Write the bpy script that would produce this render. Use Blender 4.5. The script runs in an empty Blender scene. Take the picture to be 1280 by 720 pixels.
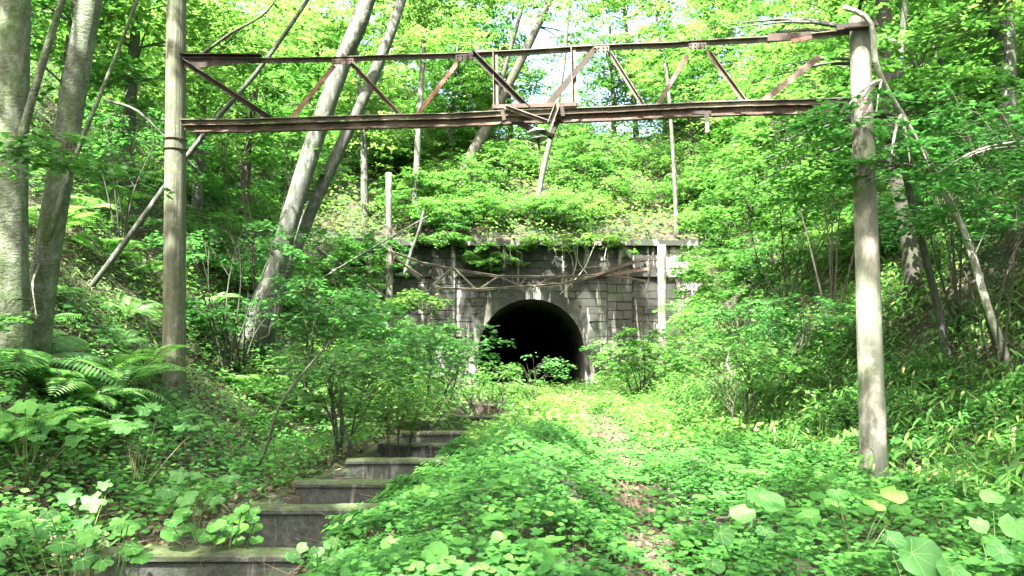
import bpy, math, random
import numpy as np
from mathutils import Vector, Matrix
random.seed(7)
RNG = np.random.default_rng(11)
S = bpy.context.scene
COL = S.collection

# ------------------------------------------------------------------ camera, sky, sun, exposure
CAM_Z, FPX, PITCH = 1.6, 1000.0, math.radians(4.57)
cam_d = bpy.data.cameras.new('camera'); cam = bpy.data.objects.new('camera', cam_d); COL.objects.link(cam)
cam.location = (0, 0, CAM_Z); cam.rotation_euler = (math.pi/2 + PITCH, 0, 0)
cam_d.sensor_width = 36; cam_d.lens = 36*FPX/1280; cam_d.clip_end = 2000
S.camera = cam
SUN = np.array([-0.26, -0.50, 0.83]); SUN /= np.linalg.norm(SUN)      # towards the sun
elev = math.asin(SUN[2]); azim = math.atan2(SUN[0], SUN[1])            # from +Y, clockwise to +X
W = bpy.data.worlds.new('World'); S.world = W; W.use_nodes = True
nt = W.node_tree; nt.nodes.clear()
sky = nt.nodes.new('ShaderNodeTexSky'); sky.sky_type = 'NISHITA'; sky.sun_disc = False
sky.sun_elevation = elev; sky.sun_rotation = azim; sky.air_density = 1.0; sky.dust_density = 9.0
bg = nt.nodes.new('ShaderNodeBackground'); bg.inputs[1].default_value = 0.14
wo = nt.nodes.new('ShaderNodeOutputWorld')
nt.links.new(sky.outputs[0], bg.inputs[0]); nt.links.new(bg.outputs[0], wo.inputs[0])
sd = bpy.data.lights.new('sun', 'SUN'); sd.energy = 5.0; sd.angle = math.radians(0.6); sd.color = (1, .96, .88)
so = bpy.data.objects.new('sun', sd); COL.objects.link(so); so.location = (0, 0, 40)
so.rotation_euler = Vector(SUN).to_track_quat('Z', 'Y').to_euler()
S.view_settings.view_transform = 'Standard'; S.view_settings.look = 'None'
S.view_settings.exposure = 3.32
S.view_settings.use_white_balance = True; S.view_settings.white_balance_temperature = 6450; S.view_settings.white_balance_tint = 4; S.view_settings.gamma = 1
c = S.cycles
c.max_bounces = 7; c.diffuse_bounces = 4; c.glossy_bounces = 2; c.transmission_bounces = 5; c.transparent_max_bounces = 4
c.caustics_reflective = False; c.caustics_refractive = False; c.sample_clamp_indirect = 6

# ------------------------------------------------------------------ small maths
def ray(px, py):
    d = np.array([(px-640)/FPX, -(py-360)/FPX, -1.0])
    cp, sp = math.cos(PITCH), math.sin(PITCH)
    # camera axes: right=X, up=(0,-sp,cp), back=(0,-cp,-sp)
    return np.array([d[0], -sp*d[1] + cp, cp*d[1] + sp])
def at(px, py, Y):
    r = ray(px, py); return np.array([0, 0, CAM_Z]) + r*(Y/r[1])
def project(P):
    P = np.asarray(P); v = P - np.array([0, 0, CAM_Z])
    cp, sp = math.cos(PITCH), math.sin(PITCH)
    f = v[..., 1]*cp + v[..., 2]*sp; u = -v[..., 1]*sp + v[..., 2]*cp
    f = np.where(f < .01, .01, f)
    return 640 + v[..., 0]/f*FPX, 360 - u/f*FPX
def _hash(i, j, s):
    n = (i*374761393 + j*668265263 + s*1442695041) & 0xffffffff
    n = ((n ^ (n >> 13))*1274126177) & 0xffffffff
    return ((n ^ (n >> 16)) & 0xffff)/65535.0
def vnoise(x, y, s=0):
    x = np.asarray(x, float); y = np.asarray(y, float)
    i = np.floor(x).astype(np.int64); j = np.floor(y).astype(np.int64); fx = x-i; fy = y-j
    fx = fx*fx*(3-2*fx); fy = fy*fy*(3-2*fy)
    a = _hash(i, j, s); b = _hash(i+1, j, s); c_ = _hash(i, j+1, s); d = _hash(i+1, j+1, s)
    return (a*(1-fx)+b*fx)*(1-fy) + (c_*(1-fx)+d*fx)*fy
def fbm(x, y, s=0): return vnoise(x, y, s)*.55 + vnoise(x*2.1, y*2.1, s+1)*.3 + vnoise(x*4.3, y*4.3, s+2)*.15
def sm(a, b, x): t = np.clip((x-a)/(b-a), 0, 1); return t*t*(3-2*t)

PORTAL_Y = 33.0; TCX = 0.8; WALL_L, WALL_R = -6.6, 9.6
def path_x(y): return np.interp(y, [0, 6, 9, 13, 18, 25, 33], [.7, 1.0, 1.3, 1.7, 2.0, 1.5, .9])
def chan_x(y): return np.interp(y, [3, 6, 7.75, 9.3, 11, 13, 15, 18.8, 23], [-2.75, -2.22, -1.95, -1.78, -1.6, -1.5, -1.4, -.85, -.8])
CH_W = .58
def ground(x, y):
    x = np.asarray(x, float); y = np.asarray(y, float)
    xl = np.interp(y, [-10, 5, 12, 20, 33], [-3.6, -3.35, -3.3, -2.7, -2.1])
    xr = np.interp(y, [-10, 5, 10, 20, 33], [4.7, 4.7, 4.6, 3.2, 2.6])
    def bank(u, c2, cap):
        u = np.maximum(u, 0); k = (cap-.28)/(2*c2)
        return np.where(u < k, .28*u + c2*u*u, .28*k + c2*k*k + cap*(u-k))
    z = bank(xl-x, .115, 1.05) + bank(x-xr, .12, 1.05)
    z = z + (fbm(x*.5, y*.5, 3)-.5)*.35*sm(0, 3, np.maximum(xl-x, x-xr)) + (fbm(x*1.3, y*1.3, 9)-.5)*.10
    # vegetated mound between channel and path
    z = z + .24*np.exp(-((x-.0)/1.0)**4)*sm(3.5, 5.5, y)*(1-sm(10, 14, y))*sm(.9, 2.0, x-chan_x(y))
    # hill behind the portal
    v = y - (PORTAL_Y + 1.2)
    top = 6.15 + .82*np.maximum(v, 0) + (fbm(x*.3, y*.3, 5)-.5)*1.4*sm(1, 5, v)
    crest = 13.3 + 1.0*np.maximum(np.abs(x-3.6)-4.2, 0)
    top = np.minimum(top, crest - .12*np.maximum(v-8, 0))
    inw = sm(WALL_L-.8, WALL_L+.4, x)*(1-sm(WALL_R-.4, WALL_R+.8, x))
    back_in = np.where(v > 0, top, np.where(v > -.6, top*sm(-.6, 0, v), -1))
    back_out = np.minimum(top, 6.15 + .9*v)
    back = back_in*inw + back_out*(1-inw)
    z = np.maximum(z, back)
    z = np.minimum(z, 34)
    # channel cut
    cx = chan_x(y); d = x-cx
    z = np.where((y < 24), z - .52*(1-sm(CH_W-.02, CH_W+.06, d))*sm(-CH_W-.06, -CH_W+.28, d), z)
    return z
def ground1(x, y): return float(ground(np.array([x]), np.array([y]))[0])
def ground_at(px, py, y0=3.0, y1=70):
    ys = np.arange(y0, y1, .05); r = ray(px, py)
    P = np.array([0, 0, CAM_Z])[None] + r[None]*(ys/r[1])[:, None]
    g = ground(P[:, 0], P[:, 1]); k = np.argmax(P[:, 2] < g)
    if not (P[:, 2] < g).any(): k = len(ys)-1
    return np.array([P[k, 0], P[k, 1], g[k]])

# ------------------------------------------------------------------ object helpers
def tag(o, label=None, cat=None, group=None, kind=None):
    if label: o['label'] = label
    if cat: o['category'] = cat
    if group: o['group'] = group
    if kind: o['kind'] = kind
    return o
def empty(name, loc, label=None, cat=None, group=None):
    o = bpy.data.objects.new(name, None); COL.objects.link(o); o.location = tuple(float(v) for v in loc)
    o.empty_display_size = .2
    return tag(o, label, cat, group)
def mesh_np(name, V, T, mat, parent=None, smooth=False, world=True):
    """V (n,3), T (m,3 or 4); vertices in world coordinates, put relative to the parent's origin"""
    V = np.asarray(V, np.float32)
    if parent is not None and world: V = V - np.array(parent.location, np.float32)[None]
    me = bpy.data.meshes.new(name); T = np.asarray(T, np.int32); k = T.shape[1]
    me.vertices.add(len(V)); me.vertices.foreach_set('co', V.ravel())
    me.loops.add(T.size); me.loops.foreach_set('vertex_index', T.ravel())
    me.polygons.add(len(T)); me.polygons.foreach_set('loop_start', np.arange(0, T.size, k, dtype=np.int32))
    me.update(calc_edges=True)
    if smooth: me.shade_smooth()
    me.materials.append(mat)
    o = bpy.data.objects.new(name, me); COL.objects.link(o)
    if parent is not None: o.parent = parent
    return o
class MB:
    def __init__(s): s.V = []; s.T = []; s.n = 0
    def add(s, V, Q):
        V = np.asarray(V, float); Q = np.asarray(Q, int)
        if Q.shape[1] == 3: Q = np.concatenate([Q, Q[:, 2:3]], 1)
        s.V.append(V); s.T.append(Q + s.n); s.n += len(V); return s
    def box(s, x0, x1, y0, y1, z0, z1):
        V = [(x, y, z) for x in (x0, x1) for y in (y0, y1) for z in (z0, z1)]
        return s.add(V, [(0, 1, 3, 2), (4, 6, 7, 5), (0, 4, 5, 1), (2, 3, 7, 6), (0, 2, 6, 4), (1, 5, 7, 3)])
    def hexa(s, A, B):      # two quads of 4 corners, same order
        V = list(A) + list(B)
        return s.add(V, [(0, 1, 2, 3), (7, 6, 5, 4), (0, 4, 5, 1), (1, 5, 6, 2), (2, 6, 7, 3), (3, 7, 4, 0)])
    def tube(s, P, R, k=8, cap=True, wob=0, seed=0):
        P = np.asarray(P, float); n = len(P); R = np.broadcast_to(np.asarray(R, float), (n,))
        tg = np.gradient(P, axis=0); tg /= np.linalg.norm(tg, axis=1)[:, None] + 1e-9
        a = np.array([1., 0, 0]) if abs(tg[0][0]) < .9 else np.array([0, 1., 0])
        V = []
        ang = np.arange(k)*2*math.pi/k
        for i in range(n):
            u = a - tg[i]*np.dot(a, tg[i]); u /= np.linalg.norm(u) + 1e-9; w = np.cross(tg[i], u); a = u
            rr = R[i]*(1 + wob*(vnoise(ang*1.3 + seed, np.full(k, i*.55) + seed, 2)-.5)*2)
            V.append(P[i] + (np.cos(ang)*rr)[:, None]*u + (np.sin(ang)*rr)[:, None]*w)
        V = np.concatenate(V); Q = []
        for i in range(n-1):
            for j in range(k):
                b = i*k; j2 = (j+1) % k; Q.append((b+j, b+j2, b+k+j2, b+k+j))
        if cap:
            V = np.concatenate([V, P[:1], P[-1:]]); e = n*k
            for j in range(k):
                j2 = (j+1) % k; Q.append((e, j2, j, j)); Q.append((e+1, (n-1)*k+j, (n-1)*k+j2, (n-1)*k+j2))
        return s.add(V, Q)
    def beam(s, p, q, w, h, up=(0, 0, 1)):      # rectangular bar
        p = np.array(p, float); q = np.array(q, float); t = q-p; t /= np.linalg.norm(t)
        up = np.array(up, float); sd_ = np.cross(t, up); sd_ /= np.linalg.norm(sd_); u = np.cross(sd_, t)
        A = [p+sd_*a*w/2+u*b*h/2 for a, b in ((-1, -1), (1, -1), (1, 1), (-1, 1))]
        B = [x+(q-p) for x in A]
        return s.hexa(A, B)
    def angle(s, p, q, w, up=(0, 0, 1), t_=.012, flip=1):  # L-profile: a vertical leg facing the viewer and a flange
        p = np.array(p, float); q = np.array(q, float); t = q-p; t /= np.linalg.norm(t)
        up = np.array(up, float); sd_ = np.cross(t, up); sd_ /= np.linalg.norm(sd_); u = np.cross(sd_, t)*flip
        for (a0, a1, b0, b1) in ((-t_/2, t_/2, -w/2, w/2), (t_/2+.001, w*.8, w/2-t_, w/2)):
            A = [p+sd_*a+u*b for a, b in ((a0, b0), (a1, b0), (a1, b1), (a0, b1))]
            s.hexa(A, [x+(q-p) for x in A])
        return s
    def build(s, name, mat, parent=None, smooth=False):
        V = np.concatenate(s.V); T = np.concatenate(s.T)
        if parent is not None: V = V - np.array(parent.location)[None]
        me = bpy.data.meshes.new(name)
        faces = [tuple(dict.fromkeys(f)) for f in T.tolist()]
        me.from_pydata(V.tolist(), [], faces); me.update()
        if smooth: me.shade_smooth()
        me.materials.append(mat)
        o = bpy.data.objects.new(name, me); COL.objects.link(o)
        if parent is not None: o.parent = parent
        return o
def rod_np(A, B, ra, rb):
    """many thin 3-sided twigs; A,B (n,3), ra,rb (n,)"""
    A = np.asarray(A, float); B = np.asarray(B, float); n = len(A)
    t = B-A; t /= np.linalg.norm(t, axis=1)[:, None] + 1e-9
    ref = np.where(np.abs(t[:, 2:3]) > .9, np.array([[1., 0, 0]]), np.array([[0, 0, 1.]]))
    u = np.cross(t, ref); u /= np.linalg.norm(u, axis=1)[:, None] + 1e-9; w = np.cross(t, u)
    V = np.zeros((n, 6, 3)); ra = np.broadcast_to(ra, (n,)); rb = np.broadcast_to(rb, (n,))
    for j in range(3):
        a = j*2*math.pi/3
        V[:, j] = A + (u*math.cos(a) + w*math.sin(a))*ra[:, None]
        V[:, 3+j] = B + (u*math.cos(a) + w*math.sin(a))*rb[:, None]
    Q = np.array([(0, 1, 4), (0, 4, 3), (1, 2, 5), (1, 5, 4), (2, 0, 3), (2, 3, 5)])
    T = (np.arange(n)[:, None, None]*6 + Q[None]).reshape(-1, 3)
    return V.reshape(-1, 3), T
def join_np(*parts):
    Vs, Ts, n = [], [], 0
    for V, T in parts:
        if len(V) == 0: continue
        Vs.append(V); Ts.append(T+n); n += len(V)
    return np.concatenate(Vs), np.concatenate(Ts)

# ------------------------------------------------------------------ materials
def mat(name):
    m = bpy.data.materials.new(name); m.use_nodes = True; n = m.node_tree; n.nodes.clear()
    return m, n, n.nodes, n.links
def nd(N, t, **kw):
    x = N.new(t)
    for k, v in kw.items():
        if k.startswith('i_'):
            key = k[2:]; key = int(key) if key.isdigit() else key.replace('_', ' '); x.inputs[key].default_value = v
        else: setattr(x, k, v)
    return x
def ramp(N, stops):
    r = N.new('ShaderNodeValToRGB'); e = r.color_ramp.elements
    while len(e) < len(stops): e.new(.5)
    for k, (p, c_) in enumerate(stops): e[k].position = p; e[k].color = (*c_, 1) if len(c_) == 3 else c_
    return r
def leaf_mat(name, stops, trans=.4, tcol=(.25, .5, .05), rough=.45, spec=.35):
    m, n, N, L = mat(name)
    g = nd(N, 'ShaderNodeNewGeometry'); oi = nd(N, 'ShaderNodeObjectInfo')
    tc = nd(N, 'ShaderNodeTexCoord')
    no = nd(N, 'ShaderNodeTexNoise', i_Scale=.9, i_Detail=3.0); L.new(g.outputs['Position'], no.inputs['Vector'])
    a1 = nd(N, 'ShaderNodeMath', operation='MULTIPLY_ADD', i_1=.45, i_2=-.17); L.new(no.outputs[0], a1.inputs[0])
    a2 = nd(N, 'ShaderNodeMath', operation='MULTIPLY_ADD', i_1=.62); L.new(g.outputs['Random Per Island'], a2.inputs[0]); L.new(a1.outputs[0], a2.inputs[2])
    a3 = nd(N, 'ShaderNodeMath', operation='MULTIPLY_ADD', i_1=.25); L.new(oi.outputs['Random'], a3.inputs[0]); L.new(a2.outputs[0], a3.inputs[2])
    r = ramp(N, stops); L.new(a3.outputs[0], r.inputs[0])
    p = nd(N, 'ShaderNodeBsdfPrincipled', i_Roughness=rough); p.inputs['Specular IOR Level'].default_value = spec
    L.new(r.outputs[0], p.inputs['Base Color'])
    t = nd(N, 'ShaderNodeBsdfTranslucent')
    mx = nd(N, 'ShaderNodeMix', data_type='RGBA', blend_type='MULTIPLY'); mx.inputs[0].default_value = 1
    mx.inputs[7].default_value = (*tcol, 1); L.new(r.outputs[0], mx.inputs[6])
    sc = nd(N, 'ShaderNodeVectorMath', operation='SCALE'); sc.inputs[3].default_value = 1.0; L.new(mx.outputs[2], sc.inputs[0])
    L.new(sc.outputs[0], t.inputs[0])
    ms = nd(N, 'ShaderNodeMixShader', i_0=trans); L.new(p.outputs[0], ms.inputs[1]); L.new(t.outputs[0], ms.inputs[2])
    o = nd(N, 'ShaderNodeOutputMaterial'); L.new(ms.outputs[0], o.inputs[0])
    return m
GREEN = [(0, (.028, .075, .02)), (.35, (.062, .16, .034)), (.7, (.11, .245, .048)), (1, (.21, .36, .10))]
FRESH = [(0, (.06, .13, .03)), (.4, (.12, .23, .05)), (.8, (.19, .32, .075)), (1, (.28, .4, .11))]
COOL = [(0, (.028, .08, .026)), (.4, (.056, .16, .042)), (.8, (.095, .24, .06)), (1, (.18, .33, .11))]
M = {}
M['leaf'] = leaf_mat('leaf_green', GREEN, .42, (1.35, 1.55, 1.1), .38, .5)
M['leaf_fresh'] = leaf_mat('leaf_fresh', FRESH, .48, (1.35, 1.45, 1.2), .38, .5)
M['leaf_cool'] = leaf_mat('leaf_cool', COOL, .38, (1.3, 1.6, 1.1), .38, .5)
M['fern'] = leaf_mat('fern_green', [(0, (.06, .15, .045)), (.5, (.11, .25, .07)), (1, (.2, .36, .11))], .42, (1.4, 1.6, .9), .45, .4)
M['cover'] = leaf_mat('cover_green', [(0, (.02, .07, .018)), (.35, (.042, .14, .028)), (.75, (.082, .225, .04)), (1, (.17, .33, .06))], .35, (1.4, 1.6, .9), .55, .2)
M['sasa'] = leaf_mat('bamboo_grass', [(0, (.035, .09, .02)), (.45, (.06, .16, .03)), (.66, (.12, .2, .045)), (.74, (.26, .25, .11)), (1, (.42, .36, .24))], .35, (1.3, 1.5, .9), .4, .4)
M['grass'] = leaf_mat('bank_grass', [(0, (.04, .1, .025)), (.5, (.07, .15, .04)), (.7, (.16, .17, .07)), (1, (.34, .3, .2))], .3, (1.3, 1.4, .9), .5, .3)
M['litter'] = leaf_mat('leaf_litter', [(0, (.045, .034, .024)), (.4, (.11, .082, .056)), (.75, (.2, .155, .11)), (1, (.36, .29, .22))], .1, (1, 1, 1), .7, .2)
M['big'] = leaf_mat('big_leaf', [(0, (.035, .11, .03)), (.5, (.055, .16, .038)), (1, (.09, .23, .05))], .3, (1.5, 1.6, .8), .5, .3)
def bark_mat(name, base, dark, moss, lich, mossamt=.5, scale=1.0, lichamt=.5, vert=.25):
    m, n, N, L = mat(name)
    g = nd(N, 'ShaderNodeNewGeometry')
    mp = nd(N, 'ShaderNodeMapping'); mp.inputs['Scale'].default_value = (1, 1, vert); L.new(g.outputs['Position'], mp.inputs[0])
    mp2 = nd(N, 'ShaderNodeMapping'); mp2.inputs['Scale'].default_value = (1, 1, .55); L.new(g.outputs['Position'], mp2.inputs[0])
    a = nd(N, 'ShaderNodeTexNoise', i_Scale=14*scale, i_Detail=6.0, i_Roughness=.65); L.new(mp.outputs[0], a.inputs[0])
    b = nd(N, 'ShaderNodeTexNoise', i_Scale=2.2*scale, i_Detail=5.0, i_Roughness=.6); L.new(g.outputs['Position'], b.inputs[0])
    c2 = nd(N, 'ShaderNodeTexNoise', i_Scale=6.5*scale, i_Detail=8.0, i_Roughness=.72, i_Distortion=.3); L.new(mp2.outputs[0], c2.inputs[0])
    r1 = ramp(N, [(.3, dark), (.65, base)]); L.new(a.outputs[0], r1.inputs[0])
    rm = ramp(N, [(.62-.25*mossamt, (0, 0, 0)), (.75-.2*mossamt, (1, 1, 1))]); L.new(b.outputs[0], rm.inputs[0])
    m1 = nd(N, 'ShaderNodeMix', data_type='RGBA'); L.new(rm.outputs[0], m1.inputs[0]); L.new(r1.outputs[0], m1.inputs[6]); m1.inputs[7].default_value = (*moss, 1)
    rl = ramp(N, [(.66-.25*lichamt, (0, 0, 0)), (.86-.22*lichamt, (.75, .75, .75))]); L.new(c2.outputs[0], rl.inputs[0])
    m2 = nd(N, 'ShaderNodeMix', data_type='RGBA'); L.new(rl.outputs[0], m2.inputs[0]); L.new(m1.outputs[2], m2.inputs[6]); m2.inputs[7].default_value = (*lich, 1)
    p = nd(N, 'ShaderNodeBsdfPrincipled', i_Roughness=.85); L.new(m2.outputs[2], p.inputs['Base Color'])
    bu = nd(N, 'ShaderNodeBump', i_Strength=.9, i_Distance=.035); L.new(a.outputs[0], bu.inputs['Height']); L.new(bu.outputs[0], p.inputs['Normal'])
    o = nd(N, 'ShaderNodeOutputMaterial'); L.new(p.outputs[0], o.inputs[0])
    return m
M['beech'] = bark_mat('grey_green_bark', (.125, .135, .09), (.04, .05, .028), (.07, .105, .035), (.27, .29, .235), .7, 1.25, .78, 2.0)
M['bark_grey'] = bark_mat('pale_grey_bark', (.075, .078, .066), (.018, .019, .016), (.035, .05, .02), (.24, .27, .25), .4, 1, .6, .22)
M['bark_dark'] = bark_mat('dark_bark', (.055, .048, .038), (.02, .018, .015), (.04, .055, .02), (.11, .10, .08), .4, 1, .15, .25)
M['bark_pale'] = bark_mat('bleached_bark', (.3, .3, .25), (.14, .14, .1), (.1, .14, .06), (.62, .58, .52), .3, 1.2, .7, .5)
M['twig'] = bark_mat('twig_bark', (.06, .05, .035), (.025, .02, .015), (.04, .055, .02), (.1, .1, .08), .4, 1, .3, .5)
M['pole'] = bark_mat('weathered_pole', (.115, .115, .078), (.035, .037, .024), (.085, .105, .05), (.26, .25, .22), .5, 1.5, .5, .03)
M['pole_peel'] = bark_mat('peeling_pole', (.125, .13, .10), (.04, .043, .033), (.075, .095, .05), (.46, .37, .35), .35, .42, .74, .10)
def rust_mat(name, a_, b_, moss=(.1, .12, .05), mossamt=.4, pale=(.35, .24, .2)):
    m, n, N, L = mat(name)
    g = nd(N, 'ShaderNodeNewGeometry')
    a = nd(N, 'ShaderNodeTexNoise', i_Scale=22.0, i_Detail=6.0, i_Roughness=.7); L.new(g.outputs['Position'], a.inputs[0])
    b = nd(N, 'ShaderNodeTexNoise', i_Scale=2.4, i_Detail=5.0); L.new(g.outputs['Position'], b.inputs[0])
    r = ramp(N, [(.3, a_), (.7, b_)]); L.new(a.outputs[0], r.inputs[0])
    rp = ramp(N, [(.5, (0, 0, 0)), (.62, (.8, .8, .8))]); L.new(b.outputs[0], rp.inputs[0])
    m1 = nd(N, 'ShaderNodeMix', data_type='RGBA'); L.new(rp.outputs[0], m1.inputs[0]); L.new(r.outputs[0], m1.inputs[6]); m1.inputs[7].default_value = (*pale, 1)
    # moss sits on the upper faces
    sx = nd(N, 'ShaderNodeSeparateXYZ'); L.new(g.outputs['Normal'], sx.inputs[0])
    b2 = nd(N, 'ShaderNodeTexNoise', i_Scale=6.0, i_Detail=4.0); L.new(g.outputs['Position'], b2.inputs[0])
    mu = nd(N, 'ShaderNodeMath', operation='MULTIPLY'); L.new(sx.outputs[2], mu.inputs[0]); L.new(b2.outputs[0], mu.inputs[1])
    r2 = ramp(N, [(.5-mossamt*.4, (0, 0, 0)), (.6-mossamt*.4, (1, 1, 1))]); L.new(mu.outputs[0], r2.inputs[0])
    m2 = nd(N, 'ShaderNodeMix', data_type='RGBA'); L.new(r2.outputs[0], m2.inputs[0]); L.new(m1.outputs[2], m2.inputs[6]); m2.inputs[7].default_value = (*moss, 1)
    p = nd(N, 'ShaderNodeBsdfPrincipled', i_Roughness=.8, i_Metallic=.1); L.new(m2.outputs[2], p.inputs['Base Color'])
    bu = nd(N, 'ShaderNodeBump', i_Strength=.4, i_Distance=.006); L.new(a.outputs[0], bu.inputs['Height']); L.new(bu.outputs[0], p.inputs['Normal'])
    o = nd(N, 'ShaderNodeOutputMaterial'); L.new(p.outputs[0], o.inputs[0]); return m
M['rust'] = rust_mat('rusty_steel', (.028, .018, .014), (.085, .048, .036), mossamt=.5, pale=(.15, .11, .09))
M['rust_dark'] = rust_mat('dark_rust', (.010, .007, .006), (.03, .018, .014), mossamt=.2, pale=(.05, .028, .022))
M['rust_red'] = rust_mat('red_rust', (.10, .045, .032), (.2, .09, .068), mossamt=.2, pale=(.3, .17, .14))
M['rust_grey'] = rust_mat('grey_steel', (.055, .045, .037), (.13, .11, .09), mossamt=.5, pale=(.26, .22, .19))
def stone_mat(name, base, dark, white, moss, streak=.5, brick=False):
    m, n, N, L = mat(name)
    g = nd(N, 'ShaderNodeNewGeometry')
    mp = nd(N, 'ShaderNodeMapping'); mp.inputs['Scale'].default_value = (1, 1, .15); L.new(g.outputs['Position'], mp.inputs[0])
    a = nd(N, 'ShaderNodeTexNoise', i_Scale=2.6, i_Detail=7.0, i_Roughness=.68, i_Distortion=.3); L.new(mp.outputs[0], a.inputs[0])
    f = nd(N, 'ShaderNodeTexNoise', i_Scale=16.0, i_Detail=6.0, i_Roughness=.7); L.new(g.outputs['Position'], f.inputs[0])
    b = nd(N, 'ShaderNodeTexNoise', i_Scale=1.1, i_Detail=5.0); L.new(g.outputs['Position'], b.inputs[0])
    r = ramp(N, [(.35, dark), (.7, base)]); L.new(f.outputs[0], r.inputs[0])
    isl = nd(N, 'ShaderNodeMapRange', i_3=.75, i_4=1.2); L.new(g.outputs['Random Per Island'], isl.inputs[0])
    sc = nd(N, 'ShaderNodeVectorMath', operation='SCALE'); L.new(r.outputs[0], sc.inputs[0]); L.new(isl.outputs[0], sc.inputs[3])
    rw = ramp(N, [(.64-.16*streak, (0, 0, 0)), (.70-.14*streak, (.8, .8, .8))]); L.new(a.outputs[0], rw.inputs[0])
    m1 = nd(N, 'ShaderNodeMix', data_type='RGBA'); L.new(rw.outputs[0], m1.inputs[0]); L.new(sc.outputs[0], m1.inputs[6]); m1.inputs[7].default_value = (*white, 1)
    rm = ramp(N, [(.54, (0, 0, 0)), (.66, (.8, .8, .8))]); L.new(b.outputs[0], rm.inputs[0])
    m2 = nd(N, 'ShaderNodeMix', data_type='RGBA'); L.new(rm.outputs[0], m2.inputs[0]); L.new(m1.outputs[2], m2.inputs[6]); m2.inputs[7].default_value = (*moss, 1)
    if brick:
        # lime run-off stain and painted-in sunlight below the coping at the right end of the wall
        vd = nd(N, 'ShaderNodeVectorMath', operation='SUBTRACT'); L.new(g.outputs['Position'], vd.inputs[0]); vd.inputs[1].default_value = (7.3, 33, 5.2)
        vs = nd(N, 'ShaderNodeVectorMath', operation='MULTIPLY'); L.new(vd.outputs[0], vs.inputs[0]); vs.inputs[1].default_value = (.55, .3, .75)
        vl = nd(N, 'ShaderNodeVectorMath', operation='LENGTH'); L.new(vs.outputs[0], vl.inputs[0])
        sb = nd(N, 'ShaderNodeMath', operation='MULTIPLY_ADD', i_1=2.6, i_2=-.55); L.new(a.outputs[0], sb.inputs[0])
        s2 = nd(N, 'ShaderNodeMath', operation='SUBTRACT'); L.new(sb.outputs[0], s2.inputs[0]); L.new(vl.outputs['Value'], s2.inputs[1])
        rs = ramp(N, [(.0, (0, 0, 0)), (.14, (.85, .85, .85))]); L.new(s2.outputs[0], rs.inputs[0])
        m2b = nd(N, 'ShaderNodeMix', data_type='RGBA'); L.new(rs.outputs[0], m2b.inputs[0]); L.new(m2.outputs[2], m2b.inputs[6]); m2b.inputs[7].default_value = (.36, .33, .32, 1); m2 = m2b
    # moss on faces that look up
    sx = nd(N, 'ShaderNodeSeparateXYZ'); L.new(g.outputs['Normal'], sx.inputs[0])
    mm = nd(N, 'ShaderNodeTexNoise', i_Scale=7.0, i_Detail=5.0); L.new(g.outputs['Position'], mm.inputs[0])
    m5 = nd(N, 'ShaderNodeMath', operation='MULTIPLY_ADD', i_1=1.2, i_2=-.55); L.new(mm.outputs[0], m5.inputs[0])
    m6 = nd(N, 'ShaderNodeMath', operation='ADD'); L.new(sx.outputs[2], m6.inputs[0]); L.new(m5.outputs[0], m6.inputs[1])
    r3 = ramp(N, [(.5, (0, 0, 0)), (.85, (1, 1, 1))]); L.new(m6.outputs[0], r3.inputs[0])
    mc = ramp(N, [(.35, (.02, .03, .01)), (.55, (.045, .065, .016)), (.75, (.09, .085, .045))]); L.new(f.outputs[0], mc.inputs[0])
    m3 = nd(N, 'ShaderNodeMix', data_type='RGBA'); L.new(r3.outputs[0], m3.inputs[0]); L.new(m2.outputs[2], m3.inputs[6]); L.new(mc.outputs[0], m3.inputs[7])
    p = nd(N, 'ShaderNodeBsdfPrincipled', i_Roughness=.85); L.new(m3.outputs[2], p.inputs['Base Color'])
    bu = nd(N, 'ShaderNodeBump', i_Strength=.7, i_Distance=.03); L.new(f.outputs[0], bu.inputs['Height']); L.new(bu.outputs[0], p.inputs['Normal'])
    o = nd(N, 'ShaderNodeOutputMaterial'); L.new(p.outputs[0], o.inputs[0]); return m
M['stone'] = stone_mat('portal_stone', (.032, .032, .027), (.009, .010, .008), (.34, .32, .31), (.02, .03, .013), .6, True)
M['joint'] = stone_mat('mortar_dark', (.016, .016, .013), (.012, .012, .01), (.2, .19, .18), (.02, .03, .012), .2)
M['concrete'] = stone_mat('mossy_concrete', (.05, .054, .044), (.012, .015, .011), (.17, .165, .14), (.028, .04, .014), .45)
def plain(name, col, rough=.8, metal=0, noise=.3, scale=8.0):
    m, n, N, L = mat(name); g = nd(N, 'ShaderNodeNewGeometry')
    a = nd(N, 'ShaderNodeTexNoise', i_Scale=scale, i_Detail=6.0); L.new(g.outputs['Position'], a.inputs[0])
    r = ramp(N, [(.3, tuple(v*(1-noise) for v in col)), (.7, tuple(v*(1+noise) for v in col))]); L.new(a.outputs[0], r.inputs[0])
    p = nd(N, 'ShaderNodeBsdfPrincipled', i_Roughness=rough, i_Metallic=metal); L.new(r.outputs[0], p.inputs['Base Color'])
    o = nd(N, 'ShaderNodeOutputMaterial'); L.new(p.outputs[0], o.inputs[0]); return m
M['vein'] = plain('pale_vein', (.2, .36, .1), .6)
M['lining'] = plain('sooty_lining', (.06, .058, .052), .95, 0, .5, 2.0)
M['porcelain'] = plain('grey_porcelain', (.4, .44, .44), .25, 0, .2)
M['porcelain_dark'] = plain('dark_porcelain', (.03, .035, .035), .3)
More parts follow.
